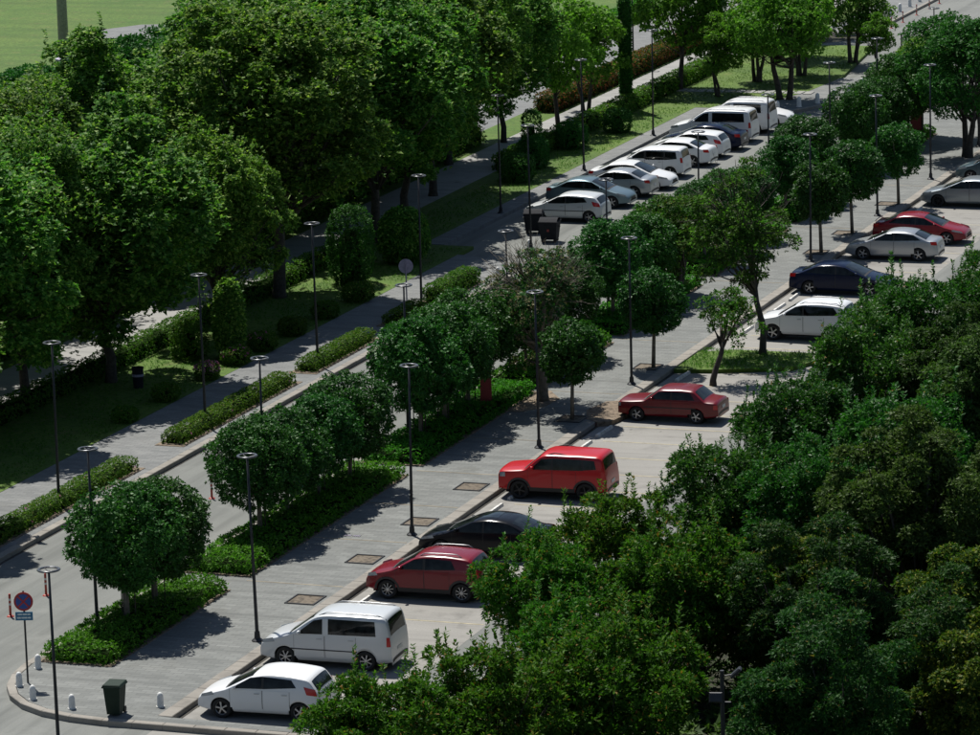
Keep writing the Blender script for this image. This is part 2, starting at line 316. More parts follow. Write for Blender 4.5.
# kerbs of single stones
def kerb_run(name, x0, x1, y0, y1, step, z1):
    root = tag(empty(name, (0, 0, 0)), kind='structure')
    me = MB().box(x0, x1, 0.004, step-0.008, -0.12, z1, 0.018).mesh('kerb_stone', M['kerb'])
    n = int((y1-y0)/step)
    r = random.Random(hash(name) % 999)
    for i in range(n):
        o = link('kerb_stone', me, root, (r.uniform(-.008, .008), y0+i*step, r.uniform(-.006, .004)))
    return root
kerb_run('left_kerb', -62.95, -62.62, 100.0, 176.0, 1.0, 0.135)
kerb_run('lot_kerb', -49.45, -48.98, 106.1, 236, 1.0, 0.135)
kerb_run('road_kerb', -55.95, -55.65, 110.3, 236, 1.0, 0.135)
struct('kerb_shadow_strip', MB().box(-62.62, -62.50, 100, 176, -0.06, -0.044), M['kerb_shade'])  # kerb's shadow line painted as a dark strip on the road
struct('lot_kerb_shadow_strip', MB().box(-48.98, -48.84, 106.5, 236, -0.06, -0.040), M['kerb_shade'])  # same painted shadow line, along the lot side
def kerb_curve(name, pts, w):
    root = tag(empty(name), kind='structure')
    for a, b in zip(pts[:-1], pts[1:]):
        a, b = Vector(a), Vector(b); d = (b-a); L = d.length; ang = math.atan2(d.y, d.x)
        o = MB().box(0.004, L-.004, 0, w, -0.12, 0.135, 0.018).build('kerb_stone', M['kerb'], root); o.location = (a.x, a.y, 0); o.rotation_euler = (0, 0, ang)
kerb_curve('nose_kerb', [(-55.95, 110.3), (-55.78, 109.12), (-55.40, 107.96), (-54.81, 106.99), (-54.06, 106.24), (-53.11, 105.68), (-52.05, 105.37), (-50.9, 105.23)]+[(-49.9+i*1.0, 105.23) for i in range(7)], 0.27)
bw = [(-68.4, 226.55), (-66.5, 226.9), (-64.6, 227.6), (-63.6, 229.3), (-62.9, 230.8), (-62.2, 233.1), (-61.6, 235.4), (-61.4, 239), (-61.3, 243)]
kerb_curve('junction_kerb', [(x+.02, y-.26) for x, y in bw], 0.25)
kerb_curve('far_kerb', [(-71.5, 266.2), (-70.2, 264.0), (-68.6, 264.7), (-67.95, 267.0)]+[(-67.95, 267+4*i) for i in range(1, 9)], 0.24)
# bay lines, paving joints
for i in range(30):
    y = 118.6+2.6*i
    struct('parking_line', MB().box(-47.9, -43.5, y-.05, y+.05, -0.047, -0.041), M['line'])
for y in (121.35, 127.4, 132.6, 137.7, 143.4, 152.1, 162.7, 176.5, 191, 204):
    struct('paving_joint', MB().box(-53.0, -49.5, y-.045, y+.045, 0.115, 0.125), M['joint'])
struct('soil_patch', MB().prism([(-53.0+1.2*math.cos(a/16*2*PI)*(1+.15*math.sin(a*1.7)), 150.0+2.1*math.sin(a/16*2*PI)*(1+.12*math.cos(a*2.3))) for a in range(16)], 0.1, 0.132), M['soil'])
struct('broken_kerb_soil', MB().prism([(-49.5, 147.4), (-48.9, 146.9), (-48.4, 147.2), (-48.2, 148.5), (-48.3, 150.2), (-48.9, 151.0), (-49.7, 150.6), (-50.0, 149)], -0.05, 0.145), M['soil'])
struct('grass_island', MB().prism([(-48.9, 157.2), (-47.2, 157.5), (-44.2, 158.6), (-43.6, 160), (-44.2, 161.6), (-47.6, 161.6), (-48.9, 160.8)], -0.06, 0.12), M['grass'])
# ------------------------------------------------------------------ foliage builders
def tuft_stuff(name, pts, k, Ln, Wd, seed, mat, label):
    rng = np.random.default_rng(seed)
    Q = rosettes(pts, np.tile([0, 0, 1.], (len(pts), 1)), k, Ln, Wd, .5, rng)
    return tag(link(name, quads_mesh(name, Q, [mat])), label, None, None, 'stuff')
rng0 = np.random.default_rng(5)
ip = np.stack([rng0.uniform(-48.8, -43.8, 900), rng0.uniform(157.6, 161.4, 900), np.full(900, .12)], 1)
tuft_stuff('grass', ip, 5, .16, .025, 2, M['blade'], 'short patchy grass on the tree island among parked cars')
def box_leaves(lx, ly, h, dens, rng, Ln, Wd, bump=0.08, k=5):
    """leaf clusters over the top and sides of a clipped box hedge centred on the origin"""
    P = []; A = []
    faces = [('t', lx*ly), ('x', ly*h), ('-x', ly*h), ('y', lx*h), ('-y', lx*h)]
    for f, area in faces:
        n = max(4, int(area*dens)); u = rng.uniform(-.5, .5, n); v = rng.uniform(-.5, .5, n)
        if f == 't': p = np.stack([u*lx, v*ly, np.full(n, h)], 1); a = np.tile([0, 0, 1.], (n, 1))
        elif f in ('x', '-x'):
            s = 1 if f == 'x' else -1; p = np.stack([np.full(n, s*lx/2), u*ly, (v+.5)*h], 1); a = np.tile([s, 0, .5], (n, 1))
        else:
            s = 1 if f == 'y' else -1; p = np.stack([u*lx, np.full(n, s*ly/2), (v+.5)*h], 1); a = np.tile([0, s, .5], (n, 1))
        P.append(p); A.append(a)
    P = np.concatenate(P); A = np.concatenate(A)
    w = np.sin(P[:, 0]*2.1+1)*np.sin(P[:, 1]*1.7)+.6*np.sin(P[:, 1]*4.3+P[:, 0]*3)
    P[:, 2] += bump*w*np.clip(P[:, 2]/h, 0, 1); P[:, :2] += rng.normal(0, bump*.6, (len(P), 2)); P[:, 2] = np.maximum(P[:, 2]+rng.normal(0, bump*.5, len(P)), .03)
    # round the upper edges
    ex = np.clip((np.abs(P[:, 0])-(lx/2-.18))/.18, 0, 1.2); ey = np.clip((np.abs(P[:, 1])-(ly/2-.18))/.18, 0, 1.2)
    P[:, 2] -= .12*np.maximum(ex, ey)**2*(P[:, 2] > h*.7)
    A = A+rng.normal(0, .35, A.shape)
    return rosettes(P, A, k, Ln, Wd, .95, rng)
def hedge(name, x0, x1, y0, y1, h, dens, mat, label, cat, group, seed, z0=.12, Ln=.10, Wd=.05, bump=.06, extra=None):
    rng = np.random.default_rng(seed); cx, cy = (x0+x1)/2, (y0+y1)/2; lx, ly = x1-x0, y1-y0
    root = tag(empty(name, (cx, cy, z0)), label, cat, group)
    Q = box_leaves(lx, ly, h, dens, rng, Ln, Wd, bump); mi = None; mats = [mat]
    if extra: mats.append(extra[0]); mi = (np.repeat(rng.random(len(Q)//5) < extra[1], 5)).astype(int)
    link('foliage', quads_mesh('foliage', Q, mats, mi), root)
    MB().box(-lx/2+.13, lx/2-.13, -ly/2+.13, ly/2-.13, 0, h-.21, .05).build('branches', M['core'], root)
    return root
def ball_tree(name, seed, R, z0, z1, trunk_r, nros, mat, Ln=.135, Wd=.075, ex=2.5, stakes=True, lobes=.17):
    """clipped round-headed street tree, proto mesh pair"""
    rng = np.random.default_rng(seed)
    zc, hz = (z0+z1)/2, (z1-z0)/2
    n = nros; nc = 90; Dc = unit(rng.normal(size=(nc, 3)))
    q = (np.abs(Dc[:, 0])**ex+np.abs(Dc[:, 1])**ex+np.abs(Dc[:, 2])**ex)**(-1/ex)
    lob = np.zeros(nc)
    for i in range(8):
        c = unit(rng.normal(size=3)); lob += np.clip((Dc@c-.6)/.4, 0, 1)*rng.uniform(-1, 1)
    ax = np.array([R, R, hz]); Cc = Dc*(q*(.82+lobes*.35*lob)*rng.uniform(.94, 1.04, nc))[:, None]*ax
    rc = rng.uniform(.19, .29, nc)*R; ci = rng.choice(nc, n, p=rc**2/(rc**2).sum())
    d = unit(rng.normal(size=(n, 3))+.9*Dc[ci]+np.array([0, 0, .15]))
    P = Cc[ci]+d*(rc[ci]*np.clip(rng.normal(.9, .17, n), .2, 1.35))[:, None]; A = d+np.array([0, 0, .35])+rng.normal(0, .3, d.shape)
    inner = rng.random(n) < .30                     # leafy inside, so that no light shows through
    Di = unit(rng.normal(size=(n, 3))); P[inner] = (Di*rng.uniform(.35, .8, n)[:, None]*ax)[inner]
    P = P+np.array([0, 0, zc]); P[:, 2] = np.maximum(P[:, 2], z0-.12+rng.normal(0, .08, n))
    crown = quads_mesh(name+'_crown', rosettes(P, A, 5, Ln, Wd, .95, rng), [mat])
    t = MB(); bx, by = rng.normal(0, .05, 2)
    t.tube([(0, 0, -.05), (bx*.5, by*.5, z0*.6), (bx, by, z0+.2)], [trunk_r*1.15, trunk_r, trunk_r*.9], 8)
    for i in range(7):
        a = i*2*PI/7+rng.uniform(-.3, .3); rr = R*rng.uniform(.5, .8)
        t.tube([(bx, by, z0+.1), (bx+.4*rr*math.cos(a), by+.4*rr*math.sin(a), z0+.5*hz), (bx+rr*math.cos(a), by+rr*math.sin(a), zc+hz*rng.uniform(-.2, .6))], [trunk_r*.6, trunk_r*.4, .012], 5)
    tm = t.mesh(name+'_trunk', M['palebark'], True)
    sm = None
    if stakes:
        s = MB()
        for a in (0.6, 2.7, 4.8): s.tube([(.28*math.cos(a), .28*math.sin(a), -.05), (.26*math.cos(a), .26*math.sin(a), z0+.35)], .022, 6)
        sm = s.mesh(name+'_stakes', M['bark'])
    return crown, tm, sm
def big_tree(name, seed, H, R, cb, nclump, nros, mat, Ln, Wd, trunk_r, k=5, spread=.95, bark='bark', rc=(.20, .32), lean=(0, 0), droop=0., flat=1.0, extra=None, stems=1, lobe=.25, shoots=0, twig=None, tri=False, loose=0.0, up=.45):
    rng = np.random.default_rng(seed); hz = (H-cb)/2; zc = (H+cb)/2
    D = unit(rng.normal(size=(nclump, 3))); u = rng.random(nclump)**.42
    lob = np.zeros(nclump)
    for i in range(7):
        c = unit(rng.normal(size=3)); lob += np.clip((D@c-.5)/.5, 0, 1)*rng.uniform(-1, 1)
    C = D*(u*(1+lobe*lob)*.84)[:, None]*np.array([R, R, hz])
    # pear-like: narrower at the top
    tt = np.clip(C[:, 2]/hz, -1, 1); C[:, :2] *= (1-.28*np.clip(tt, 0, 1)**2)[:, None]
    C += np.array([lean[0], lean[1], zc])
    rcl = rng.uniform(rc[0], rc[1], nclump)*R
    w = rcl**2; cnt = np.maximum((w/w.sum()*nros).astype(int), 6)
    ci = np.repeat(np.arange(nclump), cnt); n = len(ci)
    out = unit((C-np.array([lean[0], lean[1], zc-hz*.3])))
    d = unit(unit(rng.normal(size=(n, 3)))+.55*out[ci]+np.array([0, 0, .35]))
    rr = rcl[ci]*(.45+.6*rng.random(n)**.6)
    P = C[ci]+d*rr[:, None]*np.array([1, 1, .72*flat]); P[:, 2] -= droop*rng.random(n)*rcl[ci]
    A = d*(1 if up < .6 else .5)+np.array([0, 0, up])+rng.normal(0, .35, d.shape)
    if loose:       # leaves strewn evenly through the outer crown between the clumps
        lo = rng.random(n) < loose; Dl = unit(rng.normal(size=(n, 3))+np.array([0, 0, .25])); rl = rng.uniform(.6, 1.0, n)*(1+.2*np.sin(Dl[:, 0]*5+seed)*np.sin(Dl[:, 1]*4+seed*2)+.16*np.sin(Dl[:, 2]*7+Dl[:, 1]*4+seed))
        Pl = Dl*rl[:, None]*np.array([R, R, hz])*.9; Pl[:, :2] *= (1-.28*np.clip(Pl[:, 2]/hz, 0, 1)**2)[:, None]; P[lo] = (Pl+np.array([lean[0], lean[1], zc]))[lo]
    P[:, 2] = np.maximum(P[:, 2], .25)
    if shoots:      # upright leafy shoots above the crown
        topc = np.argsort(-(C[:, 2]+rcl*.7+rng.normal(0, .5, nclump)))[:shoots]; SP = []
        for i in topc:
            b0 = C[i]+np.array([rng.normal(0, .5*rcl[i]), rng.normal(0, .5*rcl[i]), rcl[i]*.6]); hh = rng.uniform(.5, 1.15); m = int(hh/.085)
            zq = np.linspace(0, hh, m); dv = rng.normal(0, .14, 2)
            SP.append(np.stack([b0[0]+dv[0]*zq, b0[1]+dv[1]*zq, b0[2]+zq], 1))
        SP = np.concatenate(SP); P = np.concatenate([P, SP]); A = np.concatenate([A, np.tile([0, 0, 1.], (len(SP), 1))]); n = len(P)
    Q = rosettes(P, A, k, Ln, Wd, spread, rng, tri=tri); mats = [mat]; mi = None
    if extra: mats.append(extra[0]); mi = np.repeat((rng.random(n) < extra[1]), k).astype(int)
    crown = quads_mesh(name+'_crown', Q, mats, mi)
    t = MB()
    for s in range(stems):
        a0 = rng.uniform(0, 6.28); off = .0 if stems == 1 else trunk_r*1.6
        bx, by = off*math.cos(a0+s*2.4), off*math.sin(a0+s*2.4)
        tx, ty = lean[0]*.5+bx*2.5+rng.normal(0, .12), lean[1]*.5+by*2.5+rng.normal(0, .12)
        top = Vector((tx, ty, cb+hz*.35))
        t.tube([(bx, by, -.12), (bx*1.1, by*1.1, .25), (bx*1.4+lean[0]*.12+rng.normal(0, .06), by*1.4+lean[1]*.12, cb*.5), (tx*.8, ty*.8, cb), top], [trunk_r*1.35, trunk_r*1.05, trunk_r*.92, trunk_r*.8, trunk_r*.5], 9)
        idx = rng.permutation(nclump)[:max(7, int(nclump*.35))]
        for i in idx:
            if i % stems != s: continue
            e = Vector(C[i]); st = Vector((tx*.8, ty*.8, cb)).lerp(top, rng.random()*.9); m = st.lerp(e, .5)+Vector((0, 0, -.06*R+rng.normal(0, .15)))
            r0 = trunk_r*rng.uniform(.28, .45)
            t.tube([st, m, e], [r0, r0*.65, r0*.22], 6)
    if twig:        # bare dry twigs standing out of the crown
        for i in range(twig):
            d = unit(rng.normal(size=3)*np.array([1, 1, .4])+np.array([0, 0, .75])); a = np.array([lean[0], lean[1], zc])+d*np.array([R*.5, R*.5, hz*.55]); b = a+d*np.array([R, R, hz])*rng.uniform(.35, .65)+rng.normal(0, .15, 3)
            t.tube([tuple(a), tuple((a+b)/2+rng.normal(0, .08, 3)), tuple(b)], [.022, .014, .005], 4)
            for j in range(3):
                c = a+(b-a)*rng.uniform(.4, .9); e = c+(d+rng.normal(0, .6, 3))*rng.uniform(.2, .45); t.tube([tuple(c), tuple(e)], [.009, .003], 3)
    tm = t.mesh(name+'_trunk', M[bark], True)
    return crown, tm, None
def place_tree(name, proto, loc, rz, sc, label, cat, group):
    root = tag(empty(name, loc, rz), label, cat, group)
    root.scale = sc if isinstance(sc, tuple) else (sc, sc, sc)
    link('trunk', proto[1], root); link('crown', proto[0], root)
    if proto[2]: link('stakes', proto[2], root)
    return root
# ------------------------------------------------------------------ planters, hedges
BEDS = [(110.7, 119.9, 'shrub bed nearest the no-parking sign, under the first pair of round trees'),
        (121.9, 136.8, 'long shrub bed under the row of four round trees, level with the white van'),
        (138.5, 151.6, 'shrub bed under the dense round trees with the red panel at its end'),
        (152.4, 161.8, 'shrub bed under the ragged half-dry tree behind the tall lamp'),
        (163.4, 175.2, 'shrub bed under the round trees left of the leaning island tree'),
        (177.6, 190.0, 'shrub bed under the cluster of round trees beside the silver sedan'),
        (192.0, 203.2, 'shrub bed under the big round tree opposite the parked white vans'),
        (206.0, 221.5, 'far shrub bed with two dark red panels standing in it')]
for i, (a, b, lab) in enumerate(BEDS):
    r = hedge('shrub_bed', -55.45, -53.15, a, b, .50, 85 if i < 5 else 60, M['leaf_bed'], lab, 'shrub bed', 'low clipped shrub beds along the plaza', 100+i, Ln=.115, Wd=.06, bump=.045)
    MB().box(-1.28, 1.28, -(b-a)/2-.15, (b-a)/2+.15, -.02, .022).build('soil', M['soil'], r)
HED = [(103.0, 135.4, 'long low hedge by the left kerb at the picture edge'), (139.7, 151.2, 'low hedge with yellowish tips by the left kerb, second from the bottom'),
       (153.4, 160.4, 'short low hedge by the left kerb, third from the bottom'), (163.5, 167.0, 'shortest low hedge at the foot of the back-turned round sign'),
       (168.6, 173.9, 'dark low hedge by the left kerb ending at the white bollard')]
for i, (a, b, lab) in enumerate(HED):
    r = hedge('low_hedge', -64.35, -63.45, a, b, (.52 if i != 4 else .8), 150, M['leaf_hedge'], lab, 'hedge', 'low hedges along the left kerb', 200+i, Ln=.075, Wd=.042, bump=.028, extra=(M['leaf_pink'], .004 if i < 2 else 0))
    MB().box(-.62, .62, -(b-a)/2-.35, (b-a)/2+.35, -.02, .018).build('soil', M['soil'], r)
hedge('path_hedge', -72.85, -71.9, 120, 182, .8, 70, M['leaf_hedge'], 'long clipped hedge along the pale park path under the plane trees', 'hedge', None, 220, Ln=.1, Wd=.055)
hedge('path_hedge', -73.9, -72.8, 205, 247, .9, 70, M['leaf_hedge'], 'clipped green hedge along the footpath behind the parked vans', 'hedge', None, 221, Ln=.11, Wd=.06)
hedge('path_hedge', -78.8, -77.6, 135, 214, 1.0, 40, M['leaf_hedge'], 'dark hedge on the far side of the pale park path in the shade', 'hedge', None, 224, Ln=.14, Wd=.08)
hedge('red_hedge', -78.7, -77.35, 226, 275, 1.05, 75, M['leaf_redhedge'], 'red-tipped hedge between the two far park paths', 'hedge', None, 222, Ln=.12, Wd=.07)
hedge('path_hedge', -87.2, -85.6, 235, 300, 1.0, 50, M['leaf_bed'], 'bright green hedge on the far side of the wide park path', 'hedge', None, 223, Ln=.13, Wd=.075)
# ------------------------------------------------------------------ clipped round trees
BT = [ball_tree('ficus_a', 1, 1.8, 1.55, 4.75, .09, 7600, M['leaf_ficus']), ball_tree('ficus_b', 2, 1.7, 1.5, 4.6, .085, 7200, M['leaf_ficus']),
      ball_tree('ficus_c', 3, 1.85, 1.6, 4.9, .10, 7800, M['leaf_ficus'], lobes=.2), ball_tree('ficus_d', 4, 1.75, 1.5, 4.65, .09, 7300, M['leaf_ficus'], lobes=.22)]
ST = [ball_tree('small_ficus_a', 11, 1.2, 1.55, 3.9, .075, 3600, M['leaf_ficus'], stakes=False), ball_tree('small_ficus_b', 12, 1.25, 1.6, 4.0, .075, 3600, M['leaf_ficus'], stakes=False, lobes=.16)]
G = 'clipped round trees in the shrub beds'
ROUND = [(-54.4, 114.8, 0, 1.0, 'round clipped tree nearest the no-parking sign'), (-54.25, 116.8, 1, .98, 'round clipped tree touching the back of the front-most one'),
  (-54.65, 126.5, 2, .86, 'round clipped tree at the near end of the row of four'), (-54.75, 129.2, 0, .85, 'round clipped tree second in the row of four'),
  (-54.6, 131.9, 3, .86, 'round clipped tree third in the row of four'), (-54.45, 134.5, 1, .93, 'round clipped tree at the far end of the row of four'),
  (-54.4, 141.9, 3, 1.00, 'round clipped tree nearest in the group beside the red panel'), (-54.4, 144.6, 2, 1.00, 'round clipped tree in the middle of the group beside the red panel'),
  (-54.5, 147.6, 0, 0.97, 'round clipped tree at the back of the group beside the red panel'),
  (-54.6, 155.0, 1, 0.84, 'round clipped tree half hidden behind the ragged half-dry tree'), (-54.3, 158.6, 2, 0.86, 'round clipped tree right behind the ragged half-dry tree'),
  (-54.4, 166.0, 0, 0.95, 'round clipped tree with bare stems showing, left of the tall island tree'), (-54.4, 169.6, 3, 0.92, 'round clipped tree tucked between its neighbour and the tall island tree'),
  (-54.2, 173.0, 1, 0.88, 'round clipped tree behind the tall island tree'),
  (-54.4, 180.2, 2, 0.80, 'round clipped tree at the left of the cluster by the silver sedan'), (-54.3, 183.6, 0, 0.82, 'round clipped tree in the middle of the cluster by the silver sedan'),
  (-54.3, 187.0, 1, 0.80, 'round clipped tree at the back of the cluster by the silver sedan'),
  (-54.3, 194.2, 3, 0.86, 'large round clipped tree opposite the parked white vans'), (-54.3, 198.0, 2, 0.88, 'large round clipped tree just right of the one opposite the vans'),
  (-54.4, 208.5, 0, 0.94, 'far round tree left of the two dark red panels'), (-54.2, 213.0, 1, 0.94, 'far round tree in front of the two dark red panels'), (-54.2, 217.5, 2, 0.98, 'far round tree above the two dark red panels')]
rr = random.Random(7)
for x, y, k, s, lab in ROUND:
    place_tree('round_tree', BT[k], (x, y, .12), rr.uniform(0, 6.28), (s, s, s*rr.uniform(.96, 1.04)), lab, 'tree', G)
GP = 'young round trees in the paved tree pits'
PITTREES = [(-50.05, 147.3, 0, 1.0, 'small round tree on a bare pale trunk beside the half-dry tree'), (-49.85, 157.4, 1, 1.02, 'small round tree on a bare trunk behind the old red sedan'),
  (-49.85, 184.4, 0, 1.12, 'young round tree in a pit just left of the silver sedan'), (-49.7, 189.7, 1, 1.12, 'young round tree in a pit left of the dark red sedan'), (-49.5, 198.3, 0, 1.05, 'small round tree in a pit in front of the silver-grey saloon')]
for x, y, k, s, lab in PITTREES:
    place_tree('pit_tree', ST[k], (x, y, .10), rr.uniform(0, 6.28), s, lab, 'tree', GP)
# tree pits
def tree_pit(y, lab, x=-50.1):
    r = tag(empty('tree_pit', (x, y, .12)), lab, 'tree pit', 'square tree pits in the plaza paving')
    for (x0, x1, y0, y1) in ((-.47, .47, .52, .58), (-.47, .47, -.58, -.52), (-.53, -.47, -.58, .58), (.47, .53, -.58, .58)):
        MB().box(x0, x1, y0, y1, -.05, .035, .008).build('frame_bar', M['pole'], r)
    MB().box(-.47, .47, -.52, .52, -.05, .004).build('soil', M['pitsoil'], r)
for y, lab in ((119.5, 'empty square tree pit left of the white van roof'), (124.9, 'empty tree pit at the nose of the dark red crossover'), (130.3, 'empty tree pit at the foot of the lamp by the dark car'),
               (135.7, 'empty tree pit at the nose of the bright red off-roader'), (147.3, 'tree pit of the small tree beside the half-dry tree'), (157.4, 'tree pit of the small tree behind the old red sedan'),
               (184.4, 'tree pit just left of the silver sedan'), (189.7, 'tree pit left of the dark red sedan'), (198.3, 'tree pit in front of the silver-grey saloon')):
    tree_pit(y, lab)
# ------------------------------------------------------------------ tall trees
PL = [big_tree('plane_a', 21, 14.5, 5.7, 2.3, 190, 33000, M['leaf_plane'], .20, .15, .30, rc=(.10, .2), shoots=150, tri=True, loose=.2, up=.9, spread=1.15, lobe=.45), big_tree('plane_b', 22, 13.5, 5.3, 2.2, 175, 30000, M['leaf_plane'], .20, .15, .27, rc=(.10, .2), shoots=130, tri=True, loose=.2, up=.9, spread=1.15, lobe=.45),
      big_tree('plane_c', 23, 15.5, 5.9, 3.2, 200, 34000, M['leaf_plane'], .20, .15, .32, rc=(.10, .19), shoots=150, tri=True, loose=.2, up=.9, spread=1.15, lobe=.5), big_tree('plane_d', 24, 12.5, 5.2, 2.2, 165, 28000, M['leaf_plane'], .20, .15, .25, rc=(.10, .21), shoots=130, tri=True, loose=.2, up=.9, spread=1.15, lobe=.45)]
PH = (14.5, 13.5, 15.5, 12.5)
PLANES = [(-73.6, 139.0, 0, 13.6, 1.05, 'plane tree at the left picture edge, lowest of the leafy wall'), (-71.2, 149.8, 3, 11.3, 1.05, 'plane tree with leaning trunk at the pale path, left side'),
  (-72.6, 144.6, 0, 12.2, .85, 'plane tree over the dark lawn at the left, between the two lowest'), (-82.1, 142.5, 1, 12.5, 1.1, 'plane tree cut by the left edge behind the lowest one'), (-81.6, 153.5, 1, 12.6, 1.1, 'plane tree behind the pale path at far left'),
  (-81.8, 163.0, 0, 11.0, 1.0, 'plane tree left of the gap where the path shows, second row'), (-81.6, 172.5, 3, 11.4, 1.1, 'plane tree below the flat-topped dark trees'),
  (-71.4, 168.6, 2, 14.6, 1.0, 'tall plane tree with pale trunk seen against the park path'), (-79.0, 182.0, 0, 13.4, 1.05, 'plane tree in the dark middle of the leafy wall'),
  (-72.2, 183.0, 1, 13.2, 1.0, 'plane tree just left of the grey dumpsters'), (-79.0, 192.0, 2, 13.4, .98, 'plane tree reaching the top edge, left of centre'),
  (-74.2, 196.5, 3, 11.8, .95, 'plane tree whose crown ends above the silver hatchback'), (-80.0, 202.0, 1, 13.2, 1.05, 'plane tree at the top edge above the clipped bushes'),
  (-68.7, 123.6, 3, 11.0, 1.0, 'plane tree beyond the left edge, only its twigs in view'), (-82.0, 132.0, 0, 12.0, 1.1, 'plane tree beyond the left edge behind the lowest one'), (-70.6, 159.6, 1, 9.6, .72, 'slim plane tree between the leaning trunk and the pale trunk'),
  (-73.4, 190.2, 3, 12.4, .9, 'plane tree in the shade between the dumpsters and the park path'),
  (-77.0, 206.5, 0, 12.0, .9, 'plane tree over the far footpath left of the young trees'), (-76.6, 214.5, 3, 10.2, .85, 'plane tree right-most of the leafy wall beside the young trees'),
  (-88.0, 167.0, 3, 8.8, 1.0, 'low plane tree at the left edge below the sports field'), (-87.5, 177.0, 0, 8.6, .9, 'low plane tree in front of the flat-topped dark trees'),
  (-87.0, 204.0, 2, 13.0, .95, 'plane tree in the back row at the top edge'), (-90.0, 214.0, 0, 13.5, 1.0, 'plane tree farthest back at the top edge, centre left')]
for x, y, k, h, w, lab in PLANES:
    s = h/PH[k]; place_tree('plane_tree', PL[k], (x, y, .12), rr.uniform(0, 6.28), (s*w if s > .8 else .85*w, s*w if s > .8 else .85*w, s), lab, 'tree', 'tall plane trees of the park')
LT = [big_tree('light_a', 31, 8.0, 2.9, 1.8, 60, 3000, M['leaf_light'], .21, .15, .14, lobe=.4), big_tree('light_b', 32, 7.0, 2.6, 1.6, 50, 2600, M['leaf_light'], .21, .15, .12, stems=2)]
MTs = [big_tree('lawn_a', 33, 8.5, 3.7, 1.9, 80, 4600, M['leaf_light'], .22, .15, .2, stems=2, lobe=.4), big_tree('lawn_b', 34, 7.0, 3.0, 1.6, 60, 3800, M['leaf_plane'], .19, .13, .15, stems=3)]
for p, x, y, rz, s, nm, lab in [(LT[0], -75.0, 219.5, .4, 1.05, 'young_tree', 'young light green tree right of the plane trees, beside the far footpath'),
    (LT[1], -75.8, 227, 2.4, 1.0, 'young_tree', 'young light green tree left of the ivy-clad column'),
    (LT[0], -72.8, 236.5, 3.2, 1.18, 'young_tree', 'light green tree with pale trunk above the first white van'),
    (LT[1], -69.6, 234.0, 1.3, .78, 'young_tree', 'small bright two-stemmed tree on the lawn behind the white vans'),
    (MTs[1], -69.0, 240.6, .7, .85, 'lawn_tree', 'many-stemmed dark tree in the middle of the far lawn'),
    (MTs[0], -65.3, 233.4, 2.1, .95, 'lawn_tree', 'big forked tree beside the curved bollard kerb'),
    (MTs[1], -67.0, 243.5, 4.1, .85, 'lawn_tree', 'dark lawn tree just behind the big forked tree'),
    (MTs[1], -69.5, 252.0, 5.0, 1.1, 'lawn_tree', 'farthest dark tree on the lawn at the top edge'),
    (MTs[1], -65.4, 250.0, 1.9, .95, 'lawn_tree', 'small round-crowned lawn tree at the far street mouth'),
    (MTs[0], -72.5, 262.0, .3, 1.0, 'lawn_tree', 'tree at the top edge over the far side street'),
    (LT[1], -62.9, 247.0, .9, .55, 'sapling', 'tiny sapling at the tip of the far lawn')]:
    place_tree(nm, p, (x, y, .12), rz, s, lab, 'tree', 'trees on the far lawn')
PN = big_tree('pine', 41, 8.5, 4.6, 4.0, 70, 7000, M['leaf_pine'], .22, .12, .2, rc=(.2, .3), flat=.6)
for x, y, s, lab in [(-94.5, 193.5, .84, 'dark green flat-topped tree in front of the sports field'), (-91.5, 198.5, .98, 'dark green flat-topped tree just below the grey paving patch'), (-99.5, 196.0, .68, 'dark green low tree beside the tall grey mast')]:
    place_tree('umbrella_tree', PN, (x, y, .12), x, s, lab, 'tree', 'flat-topped trees by the sports field')
# ivy column
rng = np.random.default_rng(61); n = 2600
zz = rng.uniform(.9, 6.6, n); aa = rng.uniform(0, 6.28, n); rad = .27*np.clip(rng.normal(1, .12, n), .7, 1.3)
P = np.stack([rad*np.cos(aa), rad*np.sin(aa), zz], 1); A = np.stack([np.cos(aa), np.sin(aa), np.full(n, .4)], 1)
r = tag(empty('ivy_column', (-73.7, 228.4, .12)), 'tall narrow ivy-clad trunk beside the far footpath', 'tree')
link('ivy', quads_mesh('ivy', rosettes(P, A, 4, .16, .1, .95, rng), [M['leaf_pine']]), r); MB().tube([(0, 0, -.1), (0, 0, 3), (.05, 0, 9)], [.2, .18, .15], 9).build('trunk', M['palebark'], r, True)
# trees on the car-park island and plaza
IS = big_tree('island', 51, 8.0, 2.45, 2.2, 70, 3000, M['leaf_light'], .16, .08, .15, lean=(-1.0, .5), extra=(M['leaf_olive'], .6), rc=(.12, .24), lobe=.6, twig=40)
place_tree('island_tree', IS, (-46.1, 160.9, .12), 0, 1.0, 'tall island tree with a straight thick trunk behind the white off-roader', 'tree', None)
IS2 = big_tree('leaning', 52, 4.3, 1.35, 1.3, 40, 900, M['leaf_carob'], .15, .07, .13, lean=(.55, 1.0), extra=(M['leaf_olive'], .3), rc=(.22, .36))
place_tree('leaning_tree', IS2, (-46.6, 155.2, -.05), 0, 1.0, 'thin leaning tree with sparse leaves right of the old red sedan', 'tree', None)
HD = big_tree('halfdry', 53, 6.6, 2.3, 1.6, 60, 3600, M['leaf_ficus'], .15, .075, .23, extra=(M['leaf_dry'], .36), rc=(.16, .3), lobe=.5, lean=(.1, .2), twig=130, bark='palebark')
place_tree('half_dry_tree', HD, (-52.3, 150.3, .12), 1.2, 1.0, 'ragged tree with dry twigs and thick trunk beside the tall lamp', 'tree', None)
OB = big_tree('brush', 54, 5.2, 2.4, .9, 60, 5200, M['leaf_olive'], .15, .07, .14, extra=(M['leaf_carob'], .4), stems=3, rc=(.2, .34))
